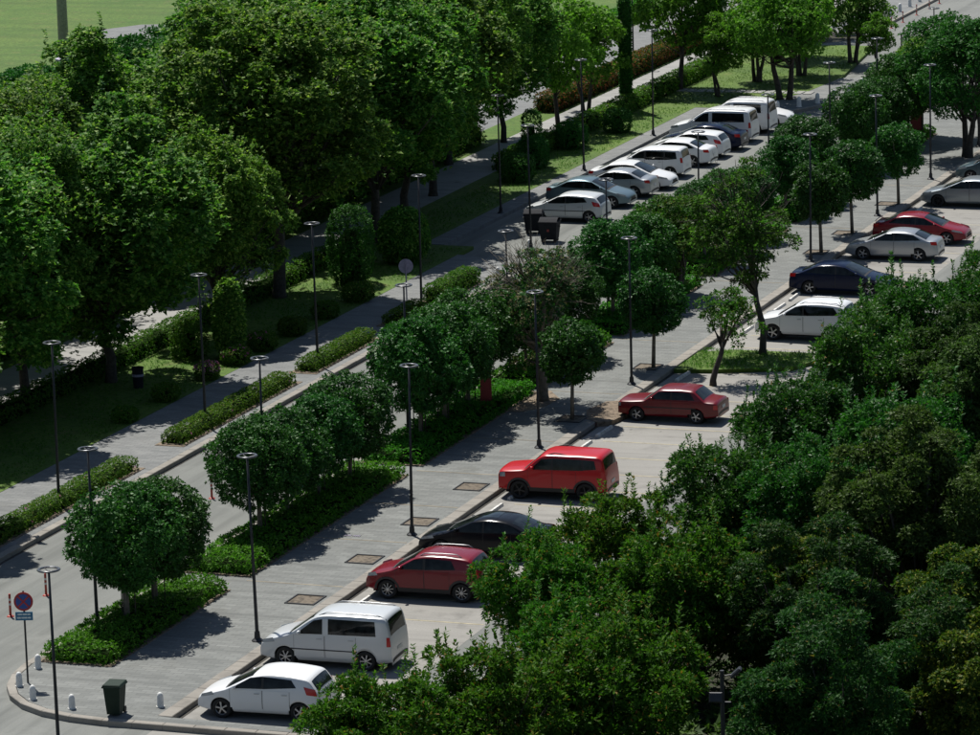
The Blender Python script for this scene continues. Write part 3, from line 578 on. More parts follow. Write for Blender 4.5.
place_tree('brushy_tree', OB, (-53.6, 172.5, .12), .6, .95, 'broad olive-green brushy tree left of the navy saloon', 'tree', None)
RT = [big_tree('far_right_a', 55, 9.5, 4.0, 1.9, 90, 7500, M['leaf_pine'], .19, .11, .2, stems=2), big_tree('far_right_b', 56, 8.0, 3.4, 2.0, 70, 6500, M['leaf_plane'], .19, .12, .18)]
for k, x, y, rz, s, lab in [(0, -49.6, 213.6, .2, .92, 'two-stemmed tree with drooping pale branches behind the teal car'), (1, -53.4, 219.5, 1.1, .74, 'dense dark tree above the two dark red panels'),
     (0, -50.2, 221.0, 2.5, .66, 'dense tree at the right edge in front of the far road'), (1, -46.0, 219.0, 3.9, .8, 'tree cut by the right edge above the teal car')]:
    place_tree('street_tree', RT[k], (x, y, .12), rz, s, lab, 'tree', 'street trees at the far end of the plaza')
# foreground wall of trees on the right
FG = {'carob': [big_tree('carob_a', 61, 6.2, 3.6, .5, 140, 9500, M['leaf_carob'], .185, .072, .14, k=6, spread=.75, stems=3, rc=(.12, .2), lobe=.35, shoots=26), big_tree('carob_b', 62, 5.6, 3.3, .5, 130, 9000, M['leaf_carob'], .185, .072, .13, k=6, spread=.75, stems=3, rc=(.12, .2), lobe=.45, shoots=26)],
      'glossy': [big_tree('glossy_a', 63, 8.4, 4.2, .8, 150, 11000, M['leaf_glossy'], .19, .075, .2, k=6, spread=.75, stems=2, rc=(.12, .2), lobe=.4, shoots=26), big_tree('glossy_b', 64, 7.6, 3.8, .7, 140, 10500, M['leaf_glossy'], .19, .075, .18, k=6, spread=.75, stems=2, rc=(.12, .21), lobe=.5, shoots=26)],
      'olive': [big_tree('olive_a', 65, 8.6, 3.4, .8, 130, 19000, M['leaf_olive'], .14, .07, .2, rc=(.11, .21), lobe=.55, tri=True)],
      'yellow': [big_tree('yellow_a', 66, 7.0, 3.6, .6, 120, 19000, M['leaf_yellow'], .14, .085, .18, rc=(.11, .2), lobe=.5, tri=True)],
      'fine': [big_tree('fine_a', 67, 6.4, 3.8, .4, 130, 17000, M['leaf_fine'], .15, .055, .15, k=6, rc=(.11, .2), stems=3, lobe=.55, tri=True)]}
FGT = [('carob', 0, -38.7, 97.0, .80, 'bright green bush with reddish tips at the bottom left of the tree wall'),
       ('carob', 1, -36.4, 99.4, .88, 'bright green bush with reddish tips right of the bottom-left bush'),
       ('carob', 0, -33.6, 102.0, .88, 'bright green bush with reddish tips at the bottom centre'),
       ('carob', 1, -36.2, 105.6, .82, 'green bush in the second line behind the bottom-left bushes'),
       ('carob', 0, -39.3, 112.8, .76, 'green bush reaching over the rear of the dark red crossover'),
       ('carob', 1, -39.1, 118.6, .80, 'green bush with upright shoots hiding the rear of the black car'),
       ('carob', 0, -34.6, 112.0, .88, 'green bush in the middle of the wall, left of the yellowish thicket'),
       ('glossy', 1, -36.6, 123.6, .74, 'dark glossy tree below right of the bright red off-roader'),
       ('glossy', 0, -33.4, 121.5, .72, 'dark glossy tree behind the yellowish thicket'),
       ('glossy', 1, -36.4, 131.0, .82, 'dark glossy tree below the old red sedan'),
       ('glossy', 0, -36.0, 138.8, .82, 'dark glossy tree covering the tail of the old red sedan'),
       ('glossy', 1, -36.6, 147.5, .90, 'dark glossy tree in front of the white off-roader'),
       ('glossy', 0, -33.6, 150.5, .82, 'dark glossy tree in front of the navy saloon'),
       ('glossy', 1, -34.8, 157.5, .82, 'glossy tree with thin top shoots below the silver sedan'),
       ('glossy', 0, -31.0, 157.5, .82, 'glossy tree at the right edge below the parking lane'),
       ('olive', 0, -32.0, 138.0, .88, 'olive-green soft-leaved tree in the right half of the wall'),
       ('olive', 0, -30.0, 144.5, .95, 'olive-green tree near the right edge, upper part'),
       ('olive', 0, -29.6, 130.5, 1.0, 'tall olive-green tree in the dark right side'),
       ('glossy', 1, -31.4, 127.5, .9, 'dark glossy tree in the deep shade right of centre'),
       ('yellow', 0, -32.4, 113.5, .78, 'yellowish thicket in the middle of the tree wall'),
       ('fine', 0, -29.6, 111.0, .90, 'fine-leaved bluish bush behind the flood-light pole'),
       ('yellow', 0, -25.4, 113.5, .92, 'yellow-leaved tree in the bottom right corner'),
       ('olive', 0, -26.4, 121.0, .85, 'olive-green tree just above the yellow corner tree'),
       ('olive', 0, -25.6, 136.0, 1.05, 'olive-green tree cut by the right edge'),
       ('yellow', 0, -23.5, 106.0, .8, 'yellow-leaved bush under the yellow corner tree'), ('carob', 1, -24.6, 127.5, 1.05, 'green bush cut by the right edge at half height'), ('olive', 0, -28.9, 117.6, .98, 'tall olive-green tree left above the yellow corner tree'), ('fine', 0, -26.0, 107.6, .8, 'fine-leaved bush between the flood-light pole and the yellow bush'),
       ('fine', 0, -28.2, 103.4, .9, 'fine-leaved bush at the foot of the flood-light pole')]
for kd, k, x, y, s, lab in FGT:
    place_tree({'carob': 'evergreen_bush', 'glossy': 'glossy_tree', 'olive': 'olive_tree', 'yellow': 'yellowing_tree', 'fine': 'fine_leaved_bush'}[kd], FG[kd][k], (x, y, .1), rr.uniform(0, 6.28), s, lab, 'tree' if kd in ('glossy', 'olive', 'yellow') else 'bush', 'foreground trees right of the car park')
# clipped bushes in the park
def bush(name, x, y, R, h, mat, lab, seed, extra=None, ex=3.2, n=None, Ln=.1, Wd=.055, grp='clipped bushes on the park lawn'):
    rng = np.random.default_rng(seed); n = n or int(900*R*h+300)
    D = unit(rng.normal(size=(n, 3))); q = (np.abs(D)**ex).sum(1)**(-1/ex)
    P = D*(q*np.clip(rng.normal(.97, .05, n), .7, 1.1))[:, None]*np.array([R, R, h/2])+np.array([0, 0, h/2]); P[:, 2] = np.maximum(P[:, 2], .05)
    Q = rosettes(P, D+np.array([0, 0, .3])+rng.normal(0, .3, D.shape), 5, Ln, Wd, .95, rng); mats = [mat]; mi = None
    if extra:
        mats.append(extra[0]); mi = np.repeat((rng.random(n) < extra[1]) & (P[:, 2] > h*.55), 5).astype(int)
    r = tag(empty(name, (x, y, .12)), lab, 'bush', grp)
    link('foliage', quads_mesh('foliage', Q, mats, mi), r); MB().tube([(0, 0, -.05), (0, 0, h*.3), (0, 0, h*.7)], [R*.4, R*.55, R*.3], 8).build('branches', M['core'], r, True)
bush('clipped_bush', -69.9, 155.0, .66, 1.55, M['leaf_hedge'], 'dark box-clipped bush on the sunlit lawn patch', 301, ex=6)
bush('clipped_bush', -71.3, 219.2, .75, 1.35, M['leaf_pine'], 'rounded clipped bush on the lawn above the white sedans', 302)
bush('clipped_bush', -72.0, 213.0, .8, 1.5, M['leaf_pine'], 'rounded clipped bush left of its twin above the white sedans', 303)
bush('clipped_bush', -71.9, 206.0, .8, 1.7, M['leaf_pine'], 'clipped bush in the shade left of the white multi-van', 304)
bush('clipped_bush', -71.3, 201.6, .9, 1.5, M['leaf_pine'], 'broad dark bush at the edge of the shade above the silver cars', 305)
bush('columnar_bush', -72.8, 208.5, .5, 2.8, M['leaf_pine'], 'narrow columnar bush between the clipped ones', 306, ex=4)
bush('columnar_bush', -68.2, 155.4, .62, 3.4, M['leaf_plane'], 'slender young tree-like bush by the sunlit lawn patch', 307, ex=2.2, Ln=.16, Wd=.09)
bush('columnar_bush', -69.4, 172.6, 1.0, 3.6, M['leaf_pine'], 'dark upright bush in the shade right of the tall pale trunk', 308, ex=3)
bush('columnar_bush', -68.8, 178.0, 1.1, 2.6, M['leaf_plane'], 'rounded leafy bush in the shade left of the dumpsters', 309, ex=2.4, Ln=.16, Wd=.1)
FB = 'flowering bushes along the sidewalk edge'
for i, (y, R, h, pk, lab) in enumerate([(143.0, .5, .6, 0, 'low bush at the sidewalk edge, nearest of its row'), (147.0, .55, .7, 0, 'low bush left of the pink-flowered ones'), (151.2, .5, .75, .35, 'low bush topped with pink flowers by the sidewalk'),
      (154.3, .6, .8, .12, 'low bush with a few pink flowers right of the pink-topped one'), (157.2, .6, .85, .08, 'low bush with pale pink flowers farther along the sidewalk'), (160.6, .6, .8, 0, 'green low bush beyond the flowering ones'), (164.5, .6, .75, 0, 'green low bush opposite the back-turned sign'), (168.5, .7, .85, 0, 'last low bush of the sidewalk row')]):
    bush('flower_bush', -67.45, y, R, h, M['leaf_hedge'], lab, 320+i, (M['leaf_pink'], pk) if pk else None, 2.4, Ln=.09, Wd=.05, grp=FB)
# stepping slabs across the far lawn
r = tag(empty('stepping_path', (0, 0, 0)), kind='structure')
me = MB().box(-.26, .26, -.55, .55, .1, .165, .01).mesh('stepping_slab', M['path'])
for i in range(15):
    o = link('stepping_slab', me, r, (-73.2+i*.62, 236.2+.04*math.sin(i*2.1), 0)); o.rotation_euler = (0, 0, .05*math.sin(i*3.3))
# ------------------------------------------------------------------ street furniture
pole_me = MB().lathe([(.0, .0), (.064, .0), (.06, .3), (.046, 3.2), (.036, 6.05), (0, 6.05)], 10).mesh('pole', M['pole'], True)
base_me = MB().lathe([(0, 0), (.19, 0), (.19, .03), (.10, .1), (.085, .32), (0, .32)], 12).mesh('base', M['pole'])
prof = [(.25, 6.07), (.32, 6.06), (.345, 6.085), (.32, 6.115), (.25, 6.105)]
ring_me = MB().lathe(prof, 24, closed=True).mesh('ring_head', M['ring'], True)
sp = MB()
for a in range(3):
    q = a*2*PI/3+.4; sp.tube([(.03*math.cos(q), .03*math.sin(q), 6.03), (.27*math.cos(q), .27*math.sin(q), 6.085)], .016, 6)
spoke_me = sp.mesh('spokes', M['pole'])
LG = 'ring-topped lamp posts'
def lamp(x, y, lab, z=.12, lean=0., h=1.0, i=[0]):
    i[0] += 1
    r = tag(empty('street_lamp', (x, y, z), i[0]*1.3), lab, 'street lamp', LG); r.rotation_euler = (.006*math.sin(i[0]*2.7), lean+.008*math.sin(i[0]*1.9), 0); r.scale = (1, 1, h)
    link('base', base_me, r); link('pole', pole_me, r); hd = link('ring_head', ring_me, r); link('spokes', spoke_me, hd); return r
for y, lab in [(129.6, 'lamp post in the left-edge hedge, tallest thing on the left sidewalk'), (143.0, 'lamp post in the second hedge of the left kerb'), (154.9, 'lamp post in the third hedge of the left kerb'), (167.4, 'lamp post beside the back-turned round sign'), (182.6, 'lamp post just in front of the dumpsters')]:
    lamp(-63.95, y, lab)
for y, lab in [(114.2, 'lamp post rising behind the front-most round tree'), (128.6, 'lamp post rising above the row of four round trees'), (142.6, 'lamp post at the road side of the round trees with the red panel'),
               (154.6, 'lamp post at the road side of the half-dry tree'), (167.9, 'lamp post in front of the parked silver hatchback'), (181.9, 'lamp post in front of the parked white sedans'),
               (194.4, 'lamp post in front of the last white parked car'), (206.3, 'lamp post at the curved bollard kerb'), (216.3, 'lamp post with a sapling behind it on the far lawn'), (230, 'lamp post at the far road bend')]:
    lamp(-55.2 if y != 128.6 else -55.35, y, lab, lean=0)
for y, lab, ln in [(100.6, 'lamp post cut by the bottom edge, by the no-parking sign', 0), (114.5, 'leaning lamp post at the nose of the white van', -.02), (128.5, 'lamp post standing beside the dark car', 0.01), (142.3, 'lamp post at the nose of the bright red off-roader', 0.008),
               (154.0, 'lamp post at the nose of the old red sedan', 0), (182.0, 'lamp post left of the navy saloon', 0), (194.8, 'lamp post left of the dark red sedan', 0), (206.2, 'lamp post at the nose of the silver-grey saloon', 0), (217.5, 'lamp post at the right edge beyond the teal car', 0)]:
    lamp(-49.72 if y > 102 else -50.05, y, lab, lean=ln, z=.12 if y > 102 else -.05)
for x, y, lab in [(-68.9, 192.2, 'lamp post in the shade behind the silver hatchback'), (-68.9, 205.8, 'lamp post on the lawn edge behind the white sedans'), (-68.9, 218.4, 'lamp post on the lawn edge behind the navy sedan'),
               (-79.0, 246.5, 'lamp post by the red-tipped hedge, nearer one'), (-79.0, 261.5, 'lamp post by the red-tipped hedge, farther one'), (-68.9, 262.6, 'lamp post by the far red bollards'), (-93, 246, 'lamp post standing on the field behind the young trees')]:
    lamp(x, y, lab, z=.1)
# field mast
r = tag(empty('field_mast', (-118.3, 244, .12)), 'thick grey mast on the sports field at the upper left', 'mast')
MB().lathe([(0, 0), (.62, 0), (.62, .12), (.4, .2), (0, .2)], 14).build('base', M['steel'], r); MB().lathe([(0, .2), (.36, .2), (.22, 22), (0, 22)], 14).build('pole', M['steel'], r, True)
# no-parking sign
def sign_disc(r, R, z, y0, nm, mat, th): return MB().lathe([(0, -th), (R, -th), (R, th), (0, th)], 24, 'y', (0, y0, z)).build(nm, mat, r)
r = tag(empty('traffic_sign', (-54.85, 108.35, .12), .30), 'round blue and red no-parking sign with a small blue plate, on the plaza nose', 'traffic sign')
MB().tube([(0, 0, 0), (0, 0, 2.95)], .032, 8).build('post', M['pole'], r)
d = sign_disc(r, .30, 2.62, -.05, 'sign_disc', M['signred'], .012); e = sign_disc(d, .235, 2.62, -.066, 'blue_field', M['signblue'], .004)
for s in (1, -1):
    q = MB().box(-.235, .235, -.076, -.0715, -.024, .024).build('cross_bar', M['signred'], d); q.location = (0, .0002*s, 2.62); q.rotation_euler = (0, s*PI/4, 0)
pl = MB().box(-.27, .27, -.062, -.04, 2.02, 2.29).build('name_plate', M['platecyan'], r)
for z, seg in ((2.19, ((-.2, -.06), (-.045, .09), (.105, .2))), (2.08, ((-.22, -.1), (-.085, .1), (.115, .21)))):
    for a, b in seg: MB().box(a, b, -.067, -.0625, z, z+.05).build('text_line', M['signtext'], pl)
r = tag(empty('traffic_sign', (-64.3, 166.5, .12), .25), 'round traffic sign seen from its grey back, on the left sidewalk', 'traffic sign')
MB().tube([(0, 0, 0), (0, 0, 2.35)], .032, 8).build('post', M['steel'], r); sign_disc(r, .33, 2.1, .05, 'sign_disc', M['steel'], .012)
r = tag(empty('traffic_sign', (-55.3, 222.5, .12), .1), 'dark round sign on a lamp-high post at the far lawn', 'traffic sign')
MB().tube([(0, 0, 0), (0, 0, 5.6)], .05, 8).build('post', M['pole'], r); sign_disc(r, .36, 3.6, -.07, 'sign_disc', M['pole'], .015)
# white bollards
bol_me = MB().lathe([(0, 0), (.115, 0), (.105, .05), (.095, .34), (.075, .42), (.03, .455), (0, .46)], 14).mesh('bollard_body', M['white'], True)
bb_me = MB().lathe([(0, -.01), (.135, -.01), (.135, .025), (0, .025)], 14).mesh('bollard_foot', M['stop'])
def bollard(x, y, lab, g, s=1.0, z=.12):
    r = tag(empty('bollard', (x, y, z)), lab, 'bollard', g); r.scale = (s, s, s); link('body', bol_me, r); link('foot', bb_me, r)
for x, y, lab in [(-55.25, 109.9, 'white bollard between the no-parking sign and the shrub bed'), (-54.95, 107.95, 'white bollard left of the no-parking sign, on the kerb'), (-53.9, 106.75, 'white bollard just below the no-parking sign'),
                  (-52.3, 106.15, 'white bollard left of the dark green bin'), (-49.75, 107.0, 'white bollard between the bin and the white hatchback'), (-63.15, 175.5, 'white bollard at the end of the dark hedge')]:
    bollard(x, y, lab, 'white bollards')
bollard(-64.4, 183.6, 'white bollard in front of the dumpsters', 'white bollards', z=-.05)
ords = ['first', 'second', 'third', 'fourth', 'fifth', 'sixth', 'seventh', 'eighth', 'ninth', 'tenth', 'eleventh']
for i, (x, y) in enumerate([(-65.6, 228.2), (-64.4, 228.7), (-63.6, 230.6), (-62.9, 232.2), (-62.4, 234.0), (-62.0, 236.2), (-61.9, 239.0)]):
    bollard(x, y, ords[i]+' white bollard from the left along the curved far kerb', 'white bollards on the curved far kerb', 1.35)
for i in range(7): bollard(-68.75, 267.5+i*2.9, ords[i]+' white bollard along the far road, counted from the near end', 'white bollards along the far road', 1.3)
bollard(-69.9, 265.2, 'white bollard at the mouth of the far side street, right one', 'white bollards along the far road', 1.3); bollard(-71.1, 266.9, 'white bollard at the mouth of the far side street, left one', 'white bollards along the far road', 1.3)
# red flexible posts
rp_me = MB().lathe([(0, .03), (.04, .03), (.04, .75), (.03, .78), (0, .78)], 12).mesh('post_body', M['redpost'], True)
rf_me = MB().lathe([(0, 0), (.13, 0), (.10, .035), (.05, .05), (0, .05)], 14).mesh('post_foot', M['redpost'])
rb_me = MB().lathe([(.0415, .55), (.0415, .62)], 12).mesh('band', M['reflect'])
def redpost(x, y, lab, g):
    r = tag(empty('flexible_post', (x, y, -.05)), lab, 'traffic post', g); b = link('body', rp_me, r); link('foot', rf_me, r); link('band', rb_me, b); o = link('band', rb_me, b, (0, 0, -.16))
for x, y, lab in [(-59.13, 115.8, 'red flexible post on the road just left of the no-parking sign'), (-59.13, 118.5, 'red flexible post on the road behind the front lamp post'), (-59.13, 132.5, 'red flexible post on the road left of the row of four round trees'), (-59.1, 149.8, 'red flexible post on the road behind the group with the red panel')]:
    redpost(x, y, lab, 'red posts on the road centre line')
for i, y in enumerate((268.4, 271.6, 275.6, 279.4, 282.4)): redpost(-67.4, y, ords[i]+' red flexible post along the far road kerb, from the near end', 'red posts along the far road')
# wheelie bin and dumpsters
r = tag(empty('wheelie_bin', (-50.75, 105.95, .12), .12), 'dark green wheelie bin on the plaza by the bottom kerb', 'bin')
v = []
for z, hw, hd in ((.06, .20, .24), (.9, .26, .32)): v += [(-hw, -hd, z), (hw, -hd, z), (hw, hd, z), (-hw, hd, z)]
MB().add(v, [(3, 2, 1, 0), (4, 5, 6, 7)]+[(j, (j+1) % 4, 4+(j+1) % 4, 4+j) for j in range(4)]).build('body', M['bin'], r)
MB().box(-.30, .30, -.36, .36, .9, .955, .02).build('rim', M['bin'], r); l = MB().box(-.28, .28, -.34, .36, .957, 1.0, .025).build('lid', M['bin'], r); MB().box(-.2, .2, .37, .41, .93, .97).build('handle', M['black'], l)
for s in (-1, 1): MB().lathe([(0, -.03), (.1, -.03), (.1, .03), (0, .03)], 14, 'y', (0, 0, 0)).build('wheel', M['black'], r).matrix_local = Matrix.Translation((s*.2, .27, .1)) @ Matrix.Rotation(PI/2, 4, 'Z')
def dumpster(x, y, lab, rz, sticker=False):
    r = tag(empty('dumpster', (x, y, -.046), rz), lab, 'dumpster', 'grey wheeled dumpsters'); v = []
    for z, hw, hd in ((.16, .42, .38), (1.04, .52, .50)): v += [(-hw, -hd, z), (hw, -hd, z), (hw, hd, z), (-hw, hd, z)]
    MB().add(v, [(3, 2, 1, 0), (4, 5, 6, 7)]+[(j, (j+1) % 4, 4+(j+1) % 4, 4+j) for j in range(4)]).build('body', M['dump'], r)
    MB().box(-.55, .55, -.54, .54, 1.04, 1.09, .02).build('rim', M['dump'], r)
    rows = [[(-.51+1.02*i/6, -.5+1.0*j/8, 1.09+.16*math.sin(PI*j/8)) for i in range(7)] for j in range(9)]
    MB().grid(rows).build('lid', M['dump'], r, True)
    for sx in (-1, 1): MB().tube([(sx*.48, 0, .8), (sx*.6, 0, .8)], .03, 8).build('trunnion', M['black'], r)
    MB().box(-.05, .07, -.47, -.455, .58, .70).build('sticker', M['totem'], r) if sticker else None
    r.scale = (.9, .9, .98)
    for sx in (-.34, .34):
        for sy in (-.28, .28): MB().lathe([(0, -.03), (.09, -.03), (.09, .03), (0, .03)], 12, 'y', (sx, sy, .09)).build('wheel', M['black'], r)
dumpster(-64.0, 185.6, 'grey wheeled dumpster nearest, with a small red sticker', .1, True); dumpster(-65.6, 187.8, 'grey wheeled dumpster half hidden behind the first one', .25)
r = tag(empty('litter_bin', (-69.6, 149.0, .12)), 'small dark litter bin in the shade by the leaning trunk', 'bin'); MB().lathe([(0, 0), (.2, 0), (.24, .8), (.26, .82), (.26, .88), (.2, .88), (.19, .3), (0, .3)], 14).build('body', M['dump'], r); MB().lathe([(.235, .5), (.245, .5), (.25, .6), (.24, .6)], 14, closed=True).build('band', M['steel'], r)
# red panels
def totem(x, y, w, h, lab, rz):
    r = tag(empty('info_panel', (x, y, .12), rz), lab, 'sign panel', 'dark red sign panels in the beds'); MB().box(-w/2, w/2, -.06, .06, .12, h, .012).build('panel', M['totem'], r); MB().box(-w/2-.06, w/2+.06, -.1, .1, 0, .12, .02).build('plinth', M['pole'], r); MB().box(-w/2-.015, w/2+.015, -.075, .075, h, h+.035, .01).build('cap', M['totem'], r)
totem(-53.75, 147.6, .45, 1.7, 'dark red panel in the shrub bed beside the dense round trees', .3); totem(-53.85, 217.4, .5, 2.0, 'dark red panel in the far bed, left one of two', .3); totem(-53.7, 219.2, .6, 2.2, 'dark red panel in the far bed, right one of two', .3)
# flood-light pole
r = tag(empty('flood_light', (-28.6, 95.6, .1), .2), 'black flood-light pole with two tilted heads, at the bottom edge among bushes', 'flood light')
MB().tube([(0, 0, 0), (0, 0, 5.9)], [.07, .055], 10).build('pole', M['pole'], r); MB().tube([(-.22, 0, 5.05), (.22, 0, 5.05)], .025, 8).build('cross_arm', M['pole'], r)
def flood(nm, loc, rot):
    h = MB().box(-.17, .17, -.13, .13, -.035, .035, .012).build(nm, M['pole'], r); h.location = loc; h.rotation_euler = rot
    MB().box(-.145, .145, -.105, .105, -.043, -.036).build('lens', M['flood'], h)
    MB().box(-.145, .145, -.105, .105, .036, .05, .004).build('heat_sink', M['pole'], h)
flood('flood_head', (.36, 0, 5.85), (0, -.75, 0)); flood('flood_head', (-.16, -.14, 5.22), (1.2, 0, 0)); MB().tube([(.03, 0, 5.75), (.28, 0, 5.80)], .02, 6).build('bracket', M['pole'], r)
# wheel stops
ws = MB()
ws.add([(-.075, 0, 0), (.075, 0, 0), (.045, 0, .11), (-.045, 0, .11), (-.075, 1.75, 0), (.075, 1.75, 0), (.045, 1.75, .11), (-.045, 1.75, .11)], [(0, 1, 2, 3), (7, 6, 5, 4), (0, 4, 5, 1), (1, 5, 6, 2), (2, 6, 7, 3), (3, 7, 4, 0)])
ws_me = ws.mesh('wheel_stop', M['stop'])
for y, lab in ((119.1, 'wheel stop between the white van and the dark red crossover'), (121.7, 'wheel stop under the nose of the dark red crossover'), (129.5, 'wheel stop just beyond the black car'), (132.1, 'whole white wheel stop in the empty bay before the bright red off-roader'), (134.7, 'wheel stop under the nose of the bright red off-roader'),
               (139.9, 'wheel stop in the first empty bay beyond the bright red off-roader'), (142.5, 'wheel stop in the empty bay by the broken kerb soil'), (145.1, 'wheel stop in the last empty bay before the old red sedan'), (153.0, 'wheel stop just beyond the old red sedan'), (155.6, 'wheel stop before the grass island'), (165.4, 'wheel stop at the nose of the white off-roader'), (168.0, 'wheel stop just beyond the white off-roader'), (170.6, 'wheel stop in the empty bay midway to the navy saloon'), (173.2, 'wheel stop at the tail of the navy saloon'), (196.4, 'wheel stop in the bay before the silver-grey saloon')):
    o = link('wheel_stop', ws_me, None, (-48.3+rr.uniform(-.04, .04), y+rr.uniform(-.06, .06), -.046)); o.rotation_euler = (0, 0, rr.uniform(-.03, .03))
    tag(o, lab, 'wheel stop', 'wheel stops along the car park kerb')

# access doors on the near lamp posts, drains, grass
r = tag(empty('drain_cover', (-51.75, 127.9, .12)), 'small dark slotted drain cover in the paving left of the dark red crossover', 'drain cover'); 
for k in range(2):
    MB().box(-.3+k*.34, -.02+k*.34, -.1, .1, -.02, .006).build('grate', M['pole'], r)
    for j in range(4): MB().box(-.27+k*.34+j*.065, -.24+k*.34+j*.065, -.08, .08, .006, .01).build('slot_bar', M['steel'], r)
def lawn_tufts(x0, x1, y0, y1, dens, seed, lab):
    g = np.random.default_rng(seed); n = int((x1-x0)*(y1-y0)*dens); p = np.stack([g.uniform(x0, x1, n), g.uniform(y0, y1, n), np.full(n, .128)], 1)
    keep = (np.sin(p[:, 0]*1.3+1)*np.sin(p[:, 1]*.9)+.5*np.sin(p[:, 0]*3.1+p[:, 1]*2.3)+g.normal(0, .5, n)) > -.45
    tuft_stuff('grass', p[keep], 5, .11, .022, seed, M['blade'], lab)
lawn_tufts(-71.8, -67.2, 128, 182, 30, 71, 'short grass of the shaded park lawn beside the sidewalk')
lawn_tufts(-72.6, -69.9, 184, 229, 30, 72, 'short sunlit grass behind the parked cars')
lawn_tufts(-72.4, -65.2, 229.6, 257, 20, 73, 'short grass of the far lawn behind the white vans')

g = np.random.default_rng(91); n = 15000
pu = np.stack([g.uniform(-39.6, -18, n), g.uniform(92, 172, n), .1+np.abs(g.normal(0, .22, n))], 1)
Q = rosettes(pu, np.tile([0, 0, 1.], (n, 1)), 5, .3, .14, 1.0, g, tri=True)
tag(link('undergrowth', quads_mesh('undergrowth', Q, [M['leaf_olive']])), 'low leafy undergrowth covering the ground beneath the foreground trees', None, None, 'stuff')
